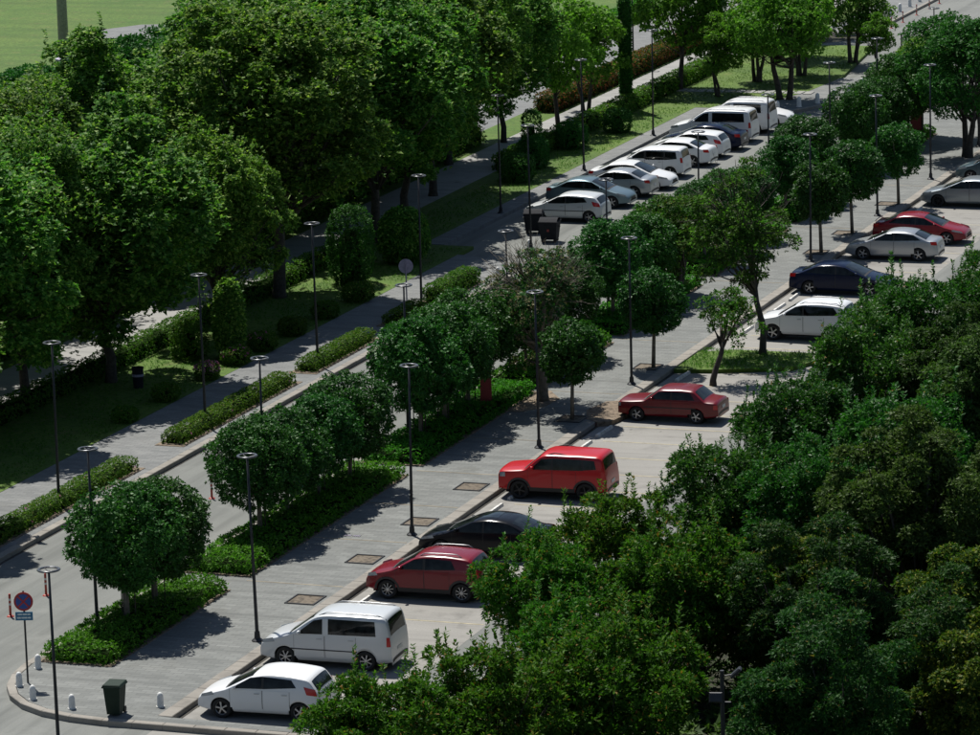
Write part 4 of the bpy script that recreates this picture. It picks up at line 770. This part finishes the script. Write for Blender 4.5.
# ------------------------------------------------------------------ cars
class CarShape:
    def __init__(s, t, L, W, H):
        s.L, s.W, s.H = L, W, H; sx, sz = L/t['L'], H/t['H']; s.sx, s.sz = sx, sz
        s.R = t['R']; s.xw = (t['fo']*sx, (t['fo']+t['wb'])*sx); s.t = t
        P = [(d*sx, z*sz) for d, z in t['prof']]
        # corner cutting, then even resampling
        cc = .12 if t.get('boxy', 0) > .75 else .2
        for _ in range(2):
            Q = [P[0]]
            for a, b in zip(P[:-1], P[1:]): Q += [(a[0]*(1-cc)+b[0]*cc, a[1]*(1-cc)+b[1]*cc), (a[0]*cc+b[0]*(1-cc), a[1]*cc+b[1]*(1-cc))]
            P = Q+[P[-1]]
        P = np.array(P); P[:, 0] = np.maximum.accumulate(P[:, 0])
        s.P = P; seg = np.hypot(*np.diff(P, axis=0).T); s.S = np.concatenate([[0], np.cumsum(seg)])
        s.belt = t['belt']*sz; s.sill = t.get('sill', .24); s.tum = t.get('tum', .17); s.boxy = t.get('boxy', 0)
    def top(s, q): return np.interp(q, s.S, s.P[:, 0]), np.interp(q, s.S, s.P[:, 1])
    def s_at_d(s, d): return float(np.interp(d, s.P[:, 0]+np.arange(len(s.P))*1e-7, s.S))
    def s_near(s, d, z):
        q = np.linspace(0, s.S[-1], 600); a, b = s.top(q); return float(q[np.argmin((a-d*s.sx)**2+(b-z*s.sz)**2)])
    def Y(s, d, z):
        u = min(1, max(0, d/.75)); v = min(1, max(0, (s.L-d)/.6))
        plan = 1-(.26-.14*s.boxy)*(1-u)**2.6-(.15-.07*s.boxy)*(1-v)**2.4
        if z < .55: sec = .945+.055*min(1, max(0, (z-.2)/.35))
        elif z < s.belt: sec = 1-.022*((z-.55)/(s.belt-.55))**2
        else: sec = .978-s.tum*((z-s.belt)/(s.H-s.belt))**1.15
        return s.W/2*plan*sec
    def zbot(s, d):
        z = s.sill+.05*max(0, 1-d/.5)+.08*max(0, 1-(s.L-d)/.5); Ra = s.R+.05
        for xw in s.xw:
            if abs(d-xw) < Ra: z = max(z, s.R+math.sqrt(Ra*Ra-(d-xw)**2)*.98)
        return z
    YF = [.985, .95, .86, .65, .35, 0]
    def toppt(s, q, yf, off=0):
        def f(q, yf):
            d, zt = s.top(q); zs = max(zt-.09, .2); return np.array([d, yf*s.Y(d, zs), zt-.056*abs(yf)**8-.034*yf*yf])
        p = f(q, yf)
        if off:
            a = f(min(q+.01, s.S[-1]), yf)-f(max(q-.01, 0), yf); b = f(q, min(1, yf+.02))-f(q, max(-1, yf-.02))
            n = np.cross(a, b); n /= np.linalg.norm(n)+1e-9; p = p+off*n
        return (s.L/2-p[0], p[1], p[2])
    def sidept(s, d, z, sg, off=0):
        e = .02; y = s.Y(d, z); td = np.array([2*e, s.Y(d+e, z)-s.Y(d-e, z), 0]); tz = np.array([0, s.Y(d, z+e)-s.Y(d, z-e), 2*e])
        n = np.cross(tz, td); n /= np.linalg.norm(n); n = n if n[1] > 0 else -n
        p = np.array([d, y, z])+off*n
        return (s.L/2-p[0], sg*p[1], p[2])
    def body(s):
        q = list(np.linspace(0, s.S[-1], 66)); Ra = s.R+.05
        for xw in s.xw:
            for k in range(15): q.append(s.s_at_d(xw+Ra*math.cos(PI*k/14)*1.0))
        q = sorted(q); q = [a for i, a in enumerate(q) if i == 0 or a-q[i-1] > 2e-3]; rows = []
        for a in q:
            d, zt = s.top(a); zs = max(zt-.09, .2); zb = min(s.zbot(d), zs-.02); half = [(d, s.Y(d, zb)-.06, zb)]
            for k in range(11):
                z = zb+(zs-zb)*k/10; half.append((d, s.Y(d, z), z))
            for yf in s.YF: half.append((d, yf*s.Y(d, zs), zt-.056*yf**8-.034*yf*yf))
            full = [(s.L/2-x, y, z) for x, y, z in half]+[(s.L/2-x, -y, z) for x, y, z in half[-2::-1]]
            rows.append(full)
        m = MB().grid(rows); n = len(rows[0]); k = len(rows)
        m.f.append(tuple(range(n))); m.f.append(tuple((k-1)*n+i for i in range(n-1, -1, -1)))
        return m
    def side_patch(s, c, sg, off, nu=8, nv=4):
        c = [(d*s.sx, z*s.sz) for d, z in c]; rows = []
        for j in range(nv+1):
            v = j/nv; row = []
            for i in range(nu+1):
                u = i/nu
                d = (1-v)*((1-u)*c[0][0]+u*c[1][0])+v*((1-u)*c[3][0]+u*c[2][0]); z = (1-v)*((1-u)*c[0][1]+u*c[1][1])+v*((1-u)*c[3][1]+u*c[2][1])
                row.append(s.sidept(d, z, sg, off))
            rows.append(row)
        # thin rim so the patch has an edge
        m = MB().grid(rows); return m
    def top_patch(s, a, b, y0, y1, off, nu=6, nv=8, taper=0.0):
        qa, qb = s.s_near(*a), s.s_near(*b); rows = []
        for i in range(nu+1):
            w = 1-taper*i/nu; rows.append([s.toppt(qa+(qb-qa)*i/nu, (y0+(y1-y0)*j/nv)*w, off) for j in range(nv+1)])
        return MB().grid(rows)
T = {}
T['hatch'] = dict(L=3.95, H=1.48, R=.31, fo=.82, wb=2.49, belt=.95,
    prof=[(0, .33), (0, .55), (.06, .66), (.3, .80), (.95, .98), (1.0, 1.0), (1.82, 1.40), (2.3, 1.48), (2.9, 1.465), (3.45, 1.40), (3.62, 1.35), (3.88, .98), (3.93, .80), (3.95, .55), (3.95, .33)],
    win=[[(1.16, .965), (2.12, .99), (2.12, 1.345), (1.76, 1.30)], [(2.19, .99), (3.22, 1.07), (3.05, 1.29), (2.19, 1.345)]],
    ws=((1.04, 1.02), (1.80, 1.385)), rw=((3.65, 1.30), (3.85, 1.02)), doors=[(1.12, 2.13), (2.16, 3.0)], head=[(.14, .62), (.62, .74), (.55, .84), (.2, .72)], tail=[(3.55, .88), (3.86, .84), (3.80, 1.04), (3.45, 1.12)])
T['van'] = dict(L=4.41, H=1.80, R=.32, fo=.88, wb=2.68, belt=1.08, tum=.10, boxy=.6,
    prof=[(0, .33), (0, .6), (.06, .76), (.3, .93), (.95, 1.10), (1.05, 1.14), (1.85, 1.70), (2.25, 1.79), (3.2, 1.80), (4.05, 1.785), (4.25, 1.75), (4.37, 1.15), (4.40, .9), (4.41, .6), (4.41, .33)],
    win=[[(1.28, 1.10), (2.15, 1.12), (2.15, 1.60), (1.86, 1.54)], [(2.34, 1.12), (3.92, 1.14), (3.88, 1.60), (2.34, 1.61)]],
    ws=((1.12, 1.17), (1.82, 1.67)), rw=((4.27, 1.66), (4.36, 1.18)), doors=[(1.2, 2.2), (2.24, 3.25)], head=[(.1, .72), (.55, .80), (.5, .93), (.15, .84)], tail=[(4.26, .82), (4.39, .82), (4.36, 1.12), (4.26, 1.12)], rails=1)
T['mpv'] = dict(L=4.2, H=1.62, R=.31, fo=.85, wb=2.62, belt=1.0, tum=.11, boxy=.5,
    prof=[(0, .33), (0, .55), (.06, .70), (.3, .86), (.9, 1.02), (1.0, 1.06), (1.75, 1.50), (2.1, 1.60), (3.0, 1.62), (3.85, 1.60), (4.02, 1.56), (4.15, 1.08), (4.19, .85), (4.20, .6), (4.20, .33)],
    win=[[(1.2, 1.03), (2.0, 1.05), (2.0, 1.44), (1.74, 1.40)], [(2.12, .98), (3.1, 1.0), (3.1, 1.45), (2.12, 1.455)], [(3.2, 1.0), (3.85, 1.06), (3.78, 1.42), (3.2, 1.45)]],
    ws=((1.06, 1.10), (1.72, 1.47)), rw=((4.03, 1.5), (4.14, 1.12)), doors=[(1.12, 2.03), (2.07, 3.05)], head=[(.1, .66), (.5, .74), (.45, .86), (.15, .78)], tail=[(4.05, .85), (4.18, .85), (4.14, 1.12), (4.02, 1.12)], rails=1)
T['cross'] = dict(L=4.08, H=1.58, R=.33, fo=.82, wb=2.59, belt=1.02, sill=.3, clad=1, rails=1,
    prof=[(0, .36), (0, .6), (.05, .76), (.3, .90), (.95, 1.05), (1.02, 1.07), (1.78, 1.48), (2.2, 1.56), (2.9, 1.56), (3.55, 1.50), (3.72, 1.45), (3.98, 1.08), (4.05, .88), (4.08, .6), (4.08, .36)],
    win=[[(1.2, 1.04), (2.08, 1.05), (2.08, 1.42), (1.76, 1.37)], [(2.17, 1.05), (3.22, 1.10), (3.06, 1.38), (2.17, 1.42)]],
    ws=((1.08, 1.10), (1.76, 1.455)), rw=((3.74, 1.40), (3.95, 1.12)), doors=[(1.12, 2.11), (2.14, 3.0)], head=[(.1, .72), (.5, .80), (.42, .92), (.15, .84)], tail=[(3.84, .88), (4.02, .88), (3.97, 1.08), (3.78, 1.06)])
T['boxsuv'] = dict(L=4.24, H=1.67, R=.35, fo=.84, wb=2.57, belt=1.08, sill=.34, clad=1, rails=1, tum=.12, boxy=.8,
    prof=[(0, .40), (0, .66), (.01, .95), (.07, 1.04), (.95, 1.11), (1.08, 1.13), (1.62, 1.575), (1.85, 1.665), (3.2, 1.67), (3.92, 1.65), (4.04, 1.59), (4.16, 1.14), (4.22, .9), (4.24, .6), (4.24, .40)],
    win=[[(1.27, 1.09), (2.1, 1.10), (2.1, 1.50), (1.72, 1.46)], [(2.17, 1.10), (3.30, 1.12), (3.22, 1.50), (2.17, 1.505)], [(3.40, 1.14), (3.84, 1.18), (3.76, 1.47), (3.32, 1.495)]],
    ws=((1.13, 1.15), (1.68, 1.53)), rw=((4.01, 1.51), (4.14, 1.17)), doors=[(1.2, 2.13), (2.16, 3.05)], head=[(.06, .78), (.3, .80), (.3, .95), (.08, .94)], tail=[(4.04, .88), (4.2, .88), (4.16, 1.12), (4.0, 1.12)])
T['suv'] = dict(L=4.43, H=1.67, R=.35, fo=.87, wb=2.60, belt=1.06, sill=.30, rails=1, tum=.14,
    prof=[(0, .36), (0, .6), (.05, .80), (.3, .95), (1.0, 1.08), (1.12, 1.11), (1.9, 1.56), (2.3, 1.65), (3.2, 1.66), (3.85, 1.60), (4.05, 1.54), (4.32, 1.12), (4.40, .9), (4.43, .6), (4.43, .36)],
    win=[[(1.32, 1.08), (2.22, 1.10), (2.22, 1.50), (1.9, 1.45)], [(2.3, 1.10), (3.9, 1.16), (3.62, 1.47), (2.3, 1.505)]],
    ws=((1.18, 1.14), (1.88, 1.535)), rw=((4.06, 1.48), (4.3, 1.15)), doors=[(1.22, 2.25), (2.28, 3.2)], head=[(.1, .78), (.55, .84), (.5, .95), (.15, .9)], tail=[(4.15, .92), (4.38, .92), (4.3, 1.1), (4.05, 1.08)])
T['sedan'] = dict(L=4.54, H=1.44, R=.32, fo=.90, wb=2.70, belt=.95,
    prof=[(0, .33), (0, .50), (.06, .64), (.35, .78), (1.0, .94), (1.1, .97), (2.05, 1.375), (2.5, 1.44), (3.0, 1.425), (3.35, 1.36), (4.0, 1.07), (4.12, 1.055), (4.42, 1.03), (4.50, .86), (4.54, .6), (4.54, .33)],
    win=[[(1.35, .955), (2.38, .97), (2.38, 1.325), (2.0, 1.285)], [(2.45, .97), (3.72, 1.02), (3.36, 1.255), (2.45, 1.325)]],
    ws=((1.16, 1.0), (2.02, 1.36)), rw=((3.40, 1.335), (3.95, 1.09)), doors=[(1.3, 2.4), (2.43, 3.4)], head=[(.12, .60), (.65, .70), (.6, .79), (.2, .70)], tail=[(4.22, .82), (4.5, .80), (4.46, .97), (4.18, .98)])
T['oldsedan'] = dict(L=4.22, H=1.38, R=.295, fo=.80, wb=2.49, belt=.90, sill=.26, boxy=.9, tum=.16,
    prof=[(0, .40), (0, .56), (.02, .78), (.08, .84), (1.05, .91), (1.16, .93), (1.68, 1.29), (1.85, 1.355), (2.6, 1.38), (3.1, 1.35), (3.2, 1.32), (3.62, .98), (3.7, .955), (4.12, .93), (4.18, .84), (4.22, .6), (4.22, .40)],
    win=[[(1.36, .93), (2.22, .935), (2.22, 1.25), (1.72, 1.23)], [(2.31, .935), (3.25, .95), (3.04, 1.235), (2.31, 1.25)]],
    ws=((1.19, .955), (1.67, 1.275)), rw=((3.22, 1.29), (3.59, 1.005)), doors=[(1.3, 2.25), (2.28, 3.1)], head=[(.03, .60), (.14, .60), (.14, .74), (.03, .74)], tail=[(4.02, .62), (4.2, .62), (4.19, .80), (4.04, .80)], strip=1)
T['estatehatch'] = dict(T['hatch'], L=3.95, strip=1)
PAINT = {k: paint('paint_'+k, c, m, r) for k, (c, m, r) in {
    'white': ((.66, .67, .68), 0, .3), 'silverwhite': ((.52, .54, .55), .15, .3), 'red': ((.19, .008, .016), .0, .25), 'darkred': ((.165, .005, .013), 0, .26), 'maroon': ((.13, .004, .009), .0, .33), 'brightred': ((.42, .007, .011), 0, .3),
    'navy': ((.006, .011, .032), 0, .18), 'black': ((.008, .009, .012), 0, .16), 'silver': ((.36, .38, .40), .55, .3), 'greysilver': ((.22, .25, .27), .5, .3), 'bluegrey': ((.13, .19, .22), .45, .3), 'teal': ((.05, .085, .105), .3, .28)}.items()}
for k in ('navy', 'black'):
    b = PAINT[k].node_tree.nodes['Principled BSDF']; b.inputs['Coat Weight'].default_value = .08; b.inputs['Specular IOR Level'].default_value = .14
tyre_p = lambda R: [(R*.66, -.1), (R*.93, -.1), (R, -.065), (R, .065), (R*.93, .1), (R*.66, .1), (R*.64, .0)]
WH = {}
def wheel_meshes(R, style):
    k = (R, style)
    if k in WH: return WH[k]
    ty = MB().lathe(tyre_p(R), 28, 'y', closed=True).mesh('tyre', M['tyre'], True)
    hub = MB().lathe([(0, -.05), (R*.64, -.05), (R*.64, .03), (0, .03)], 22, 'y').mesh('wheel', M['under'])
    rm = MB(); rm.lathe([(R*.60, .05), (R*.68, .085), (R*.70, .075), (R*.66, .03)], 28, 'y', closed=True); rm.lathe([(0, .09), (R*.16, .085), (R*.18, .04)], 14, 'y')
    ns = {5: 5, 10: 9, 7: 7}[style]; w = R*({5: .15, 7: .11, 10: .07}[style])
    for i in range(ns):
        a = 2*PI*i/ns+.3; ca, sa = math.cos(a), math.sin(a); v = []
        for (rr_, hw, y0, y1) in ((R*.12, w*.8, .04, .085), (R*.64, w*1.15, .03, .07)):
            for (yy, sg) in ((y0, -1), (y0, 1), (y1, 1), (y1, -1)): v.append((rr_*ca-sg*hw*sa*.5*1.0, yy, rr_*sa+sg*hw*ca*.5*1.0))
        rm.add(v, [(0, 1, 2, 3), (7, 6, 5, 4), (0, 4, 5, 1), (1, 5, 6, 2), (2, 6, 7, 3), (3, 7, 4, 0)])
    WH[k] = (ty, hub, rm); return WH[k]
RIMM = {}
def car(kind, L, W, H, pos, flip, yaw, col, label, name='parked_car', cat='car', rim='rim', style=5, panel_van=False, longglass=False, rails=None, group='cars parked in the right row', spoiler=False, sunroof=False):
    t = T[kind]; s = CarShape(t, L, W, H); p = PAINT[col]
    root = tag(empty(name, pos, (0 if flip else PI)+yaw), label, cat, group)
    body = s.body().build('body', p, root, True)
    for pol in body.data.polygons:
        if len(pol.vertices) > 4: pol.use_smooth = False
    MB().box(-L/2+.25, L/2-.25, -W/2+.26, W/2-.26, .2, .62).build('underbody', M['under'], root)
    # wheels
    R = s.R; ty, hub, rm = wheel_meshes(R, style)
    if (R, style, rim) not in RIMM: RIMM[(R, style, rim)] = rm.mesh('rim', M[rim])
    for xw in s.xw:
        for sg in (1, -1):
            w = link('wheel', hub, root, (L/2-xw, sg*(s.Y(xw, .6)-.125), R)); w.rotation_euler = (0, random.uniform(0, 1.2), 0 if sg > 0 else PI)
            link('tyre', ty, w); link('rim', RIMM[(R, style, rim)], w)
    # glass
    for sg in (1, -1):
        wins = t['win'] if not longglass else [t['win'][0], [t['win'][1][0], (t['win'][1][1][0]+.12, t['win'][1][1][1]), (t['win'][1][2][0]+.12, t['win'][1][2][1]), t['win'][1][3]]]
        for i, c in enumerate(wins):
            if panel_van and i: continue
            g = s.side_patch(c, sg, .006).build('side_window', M['glass'], root, True)
        if kind != 'van':
            for c0, c1 in zip(wins[:-1], wins[1:]): s.side_patch([c0[1], c1[0], c1[3], c0[2]], sg, .0045, 2, 4).build('pillar_trim', M['black'], root)
        for (a, b) in t['doors']:
            zl = (s.sill+.13)/s.sz; zb = t['belt']-.01
            dr = s.side_patch([(a, zl), (b, zl), (b, zb), (a, zb)], sg, .007, 8, 6).build('door', p, root, True)
            hd = s.side_patch([(b-.24, zb-.12), (b-.06, zb-.115), (b-.06, zb-.085), (b-.24, zb-.09)], sg, .03, 3, 1).build('handle', p if col not in ('white', 'silverwhite') else PAINT['silver'], dr)
            for e in (a-.004, b+.004):
                s.side_patch([(e-.006, zl), (e+.006, zl), (e+.006, zb), (e-.006, zb)], sg, .004, 1, 6).build('seam', M['black'], dr)
        hl = s.side_patch(t['head'], sg, .008, 6, 3).build('headlight', M['head'], root, True)
        s.side_patch(t['tail'], sg, .008, 6, 3).build('tail_light', M['tail'], root, True)
        # mirror
        mx = t['win'][0][0][0]+.12; mz = t['belt']+.06
        q = s.sidept(mx*s.sx, mz*s.sz, sg); mm = MB(); mm.lathe([(0, -.095), (.06, -.08), (.082, 0), (.06, .08), (0, .095)], 10, 'y')
        o = mm.build('mirror', p, root, True, (q[0], q[1]+sg*.11, q[2]+.02)); o.scale = (.75, 1, .95)
        if t.get('strip') or kind == 'van':
            s.side_patch([(1.1, .60), (3.3, .60), (3.3, .635), (1.1, .635)], sg, .016, 8, 1).build('rub_strip', M['black'], root)
        if t.get('clad'):
            a, b = t['fo']+s.R+.06, t['fo']+t['wb']-s.R-.06; zl = (s.sill-.01)/s.sz
            s.side_patch([(a, zl), (b, zl), (b, zl+.14), (a, zl+.14)], sg, .014, 8, 2).build('sill_cladding', M['black'], root)
            for xw in s.xw:
                rows = [[s.sidept(xw+rr_*math.cos(PI*(i/14)), s.R+rr_*math.sin(PI*i/14), sg, .013) for i in range(15)] for rr_ in (R+.045, R+.12)]
                MB().grid(rows).build('arch_cladding', M['black'], root, True)
        if t.get('rails') and rails != 'none':
            wv = t['win'][0][2][0]; a, b = wv-.15, t['win'][-1][2][0]+.35; pts = []
            for i in range(9):
                dd = (a+(b-a)*i/8)*s.sx; zt = s.top(s.s_at_d(dd))[1]; pts.append((s.L/2-dd, sg*.86*s.Y((a+b)/2*s.sx, s.H-.09), (s.top(s.s_at_d(a*s.sx))[1]*(1-i/8)+s.top(s.s_at_d(b*s.sx))[1]*i/8)-.02+(.07 if 0 < i < 8 else -.03)+.02*math.sin(PI*i/8)))
            MB().tube(pts, .017, 6).build('roof_rail', M['rail'] if rails != 'black' else M['black'], root, True)
    s.top_patch(*t['ws'], -.90, .90, .006, taper=.06).build('windscreen', M['glass'], root, True)
    w0 = t['ws'][0]; s.top_patch((w0[0]-.09, w0[1]-.035), w0, -.88, .88, .005, 2, 8).build('cowl', M['black'], root)
    s.top_patch((0, t['prof'][0][1]+.02), (0, t['prof'][0][1]+.10), -.75, .75, .010, 2, 8).build('lower_grille', M['black'], root)
    s.top_patch(*t['rw'], -.84, .84, .006).build('rear_window', M['glass'], root, True)
    # front and rear trim
    z0 = t['prof'][1][1]
    s.top_patch((0, z0-.14), (0.02, z0+.03), -.52, .52, .010, 3, 6).build('grille', M['black'], root, True)
    e = t['prof'][-2]
    s.top_patch((e[0], e[1]+.10), (e[0], e[1]-.02), -.26, .26, .012, 2, 4).build('number_plate', M['plate'], root)
    s.top_patch((e[0], t['prof'][-1][1]+.10), (e[0], t['prof'][-1][1]+.01), -.9, .9, .012, 2, 8).build('rear_bumper_trim', M['black'], root)
    if spoiler:
        a = t['rw'][1]; q = [s.toppt(s.s_near(4.36, 1.04), f, .09) for f in np.linspace(-.85, .85, 9)]; MB().tube(q, .022, 6).build('spoiler', p, root)
    if sunroof: s.top_patch((2.25, 1.43), (2.85, 1.43), -.6, .6, .006).build('sunroof', M['glass'], root, True)
    return root
XR = -46.45
def R_(kind, L, W, H, y, col, label, flip=False, dx=0., yaw=0., **k):
    # y is the near flank of the tyres; front bumper about 0.45 m from the kerb
    return car(kind, L, W, H, (-48.55+L/2+dx, y+W/2-.06, -.046), flip, yaw, col, label, **k)
R_('hatch', 3.97, 1.72, 1.48, 106.95, 'white', 'white compact hatchback nearest the bottom edge', yaw=.05)
R_('van', 4.41, 1.79, 1.80, 112.6, 'silverwhite', 'white family van beside the leaning lamp post', dx=-.3, yaw=.03, name='parked_van', cat='van', style=7)
R_('cross', 4.08, 1.76, 1.60, 120.9, 'darkred', 'dark red crossover with roof rails and silver rims', yaw=.035, style=10)
R_('sedan', 4.6, 1.78, 1.45, 126.4, 'black', 'black car half hidden by bushes behind the dark red crossover', dx=-.2, yaw=.02, sunroof=True)
R_('boxsuv', 4.15, 1.80, 1.74, 135.05, 'brightred', 'bright red boxy off-roader with black rims and wheel arches', dx=-.28, yaw=.035, rim='darkrim', rails='black')
R_('oldsedan', 4.15, 1.64, 1.38, 148.2, 'maroon', 'old boxy dark red sedan with silver rims', dx=.1, yaw=-.01)
R_('suv', 4.35, 1.81, 1.72, 164.6, 'white', 'white off-roader behind the tall island tree', dx=1.0, yaw=-.01)
R_('sedan', 4.75, 1.82, 1.44, 174.9, 'navy', 'navy blue saloon parked tail-in, its front hidden by bushes', flip=True, dx=-.3)
R_('sedan', 4.54, 1.75, 1.44, 183.75, 'silver', 'silver sedan parked nose to the plaza in front of the dark red sedan', yaw=.02)
R_('sedan', 4.63, 1.80, 1.42, 188.3, 'red', 'dark red sedan with a tail spoiler parked tail-in behind the silver sedan', flip=True, dx=.2, spoiler=True)
R_('sedan', 4.94, 1.87, 1.48, 198.8, 'greysilver', 'silver-grey saloon with dark rims cut by the right edge', rim='darkrim', style=10)
R_('hatch', 4.2, 1.78, 1.50, 206.7, 'teal', 'teal grey car at the right edge behind the silver-grey saloon')
def L_(kind, L, W, H, y, col, label, flip=False, dx=0., **k):
    return car(kind, L, W, H, (-63.05-L/2+dx, y+W/2-.06, -.046), flip, k.pop('yaw', 0), col, label, group='cars parked in the left bay', **k)
L_('estatehatch', 4.25, 1.75, 1.46, 191.0, 'silverwhite', 'silver-white hatchback with a dark side strip next to the dumpsters')
L_('sedan', 4.53, 1.79, 1.48, 195.4, 'bluegrey', 'blue-grey sedan with its nose to the road behind the silver hatchback', flip=True)
L_('sedan', 4.4, 1.74, 1.45, 198.6, 'silver', 'pale silver sedan tail to the road between the blue-grey and white ones', dx=.2)
L_('sedan', 4.6, 1.80, 1.44, 201.1, 'white', 'white sedan with its nose to the road left of the white multi-van', flip=True, dx=.5)
L_('mpv', 4.2, 1.69, 1.62, 205.1, 'white', 'white tall multi-van car with roof rails among the sedans', name='parked_car', rails=None)
L_('sedan', 4.7, 1.82, 1.46, 208.9, 'white', 'white sedan tail to the road right of the white multi-van', dx=.35)
L_('hatch', 4.3, 1.78, 1.47, 211.8, 'white', 'white hatchback tail to the road squeezed before the navy sedan', dx=.25)
L_('sedan', 4.75, 1.83, 1.46, 214.5, 'navy', 'navy sedan tail to the road in front of the big white van', dx=.5)
L_('van', 4.9, 1.85, 1.90, 217.5, 'white', 'big white van with a long dark side window', dx=.25, name='parked_van', cat='van', longglass=True)
L_('van', 4.6, 1.85, 1.92, 221.0, 'white', 'second white van standing behind the first', dx=.35, name='parked_van', cat='van')
L_('sedan', 4.6, 1.80, 1.46, 223.6, 'white', 'last white sedan of the bay, its nose to the road', flip=True, dx=.75)
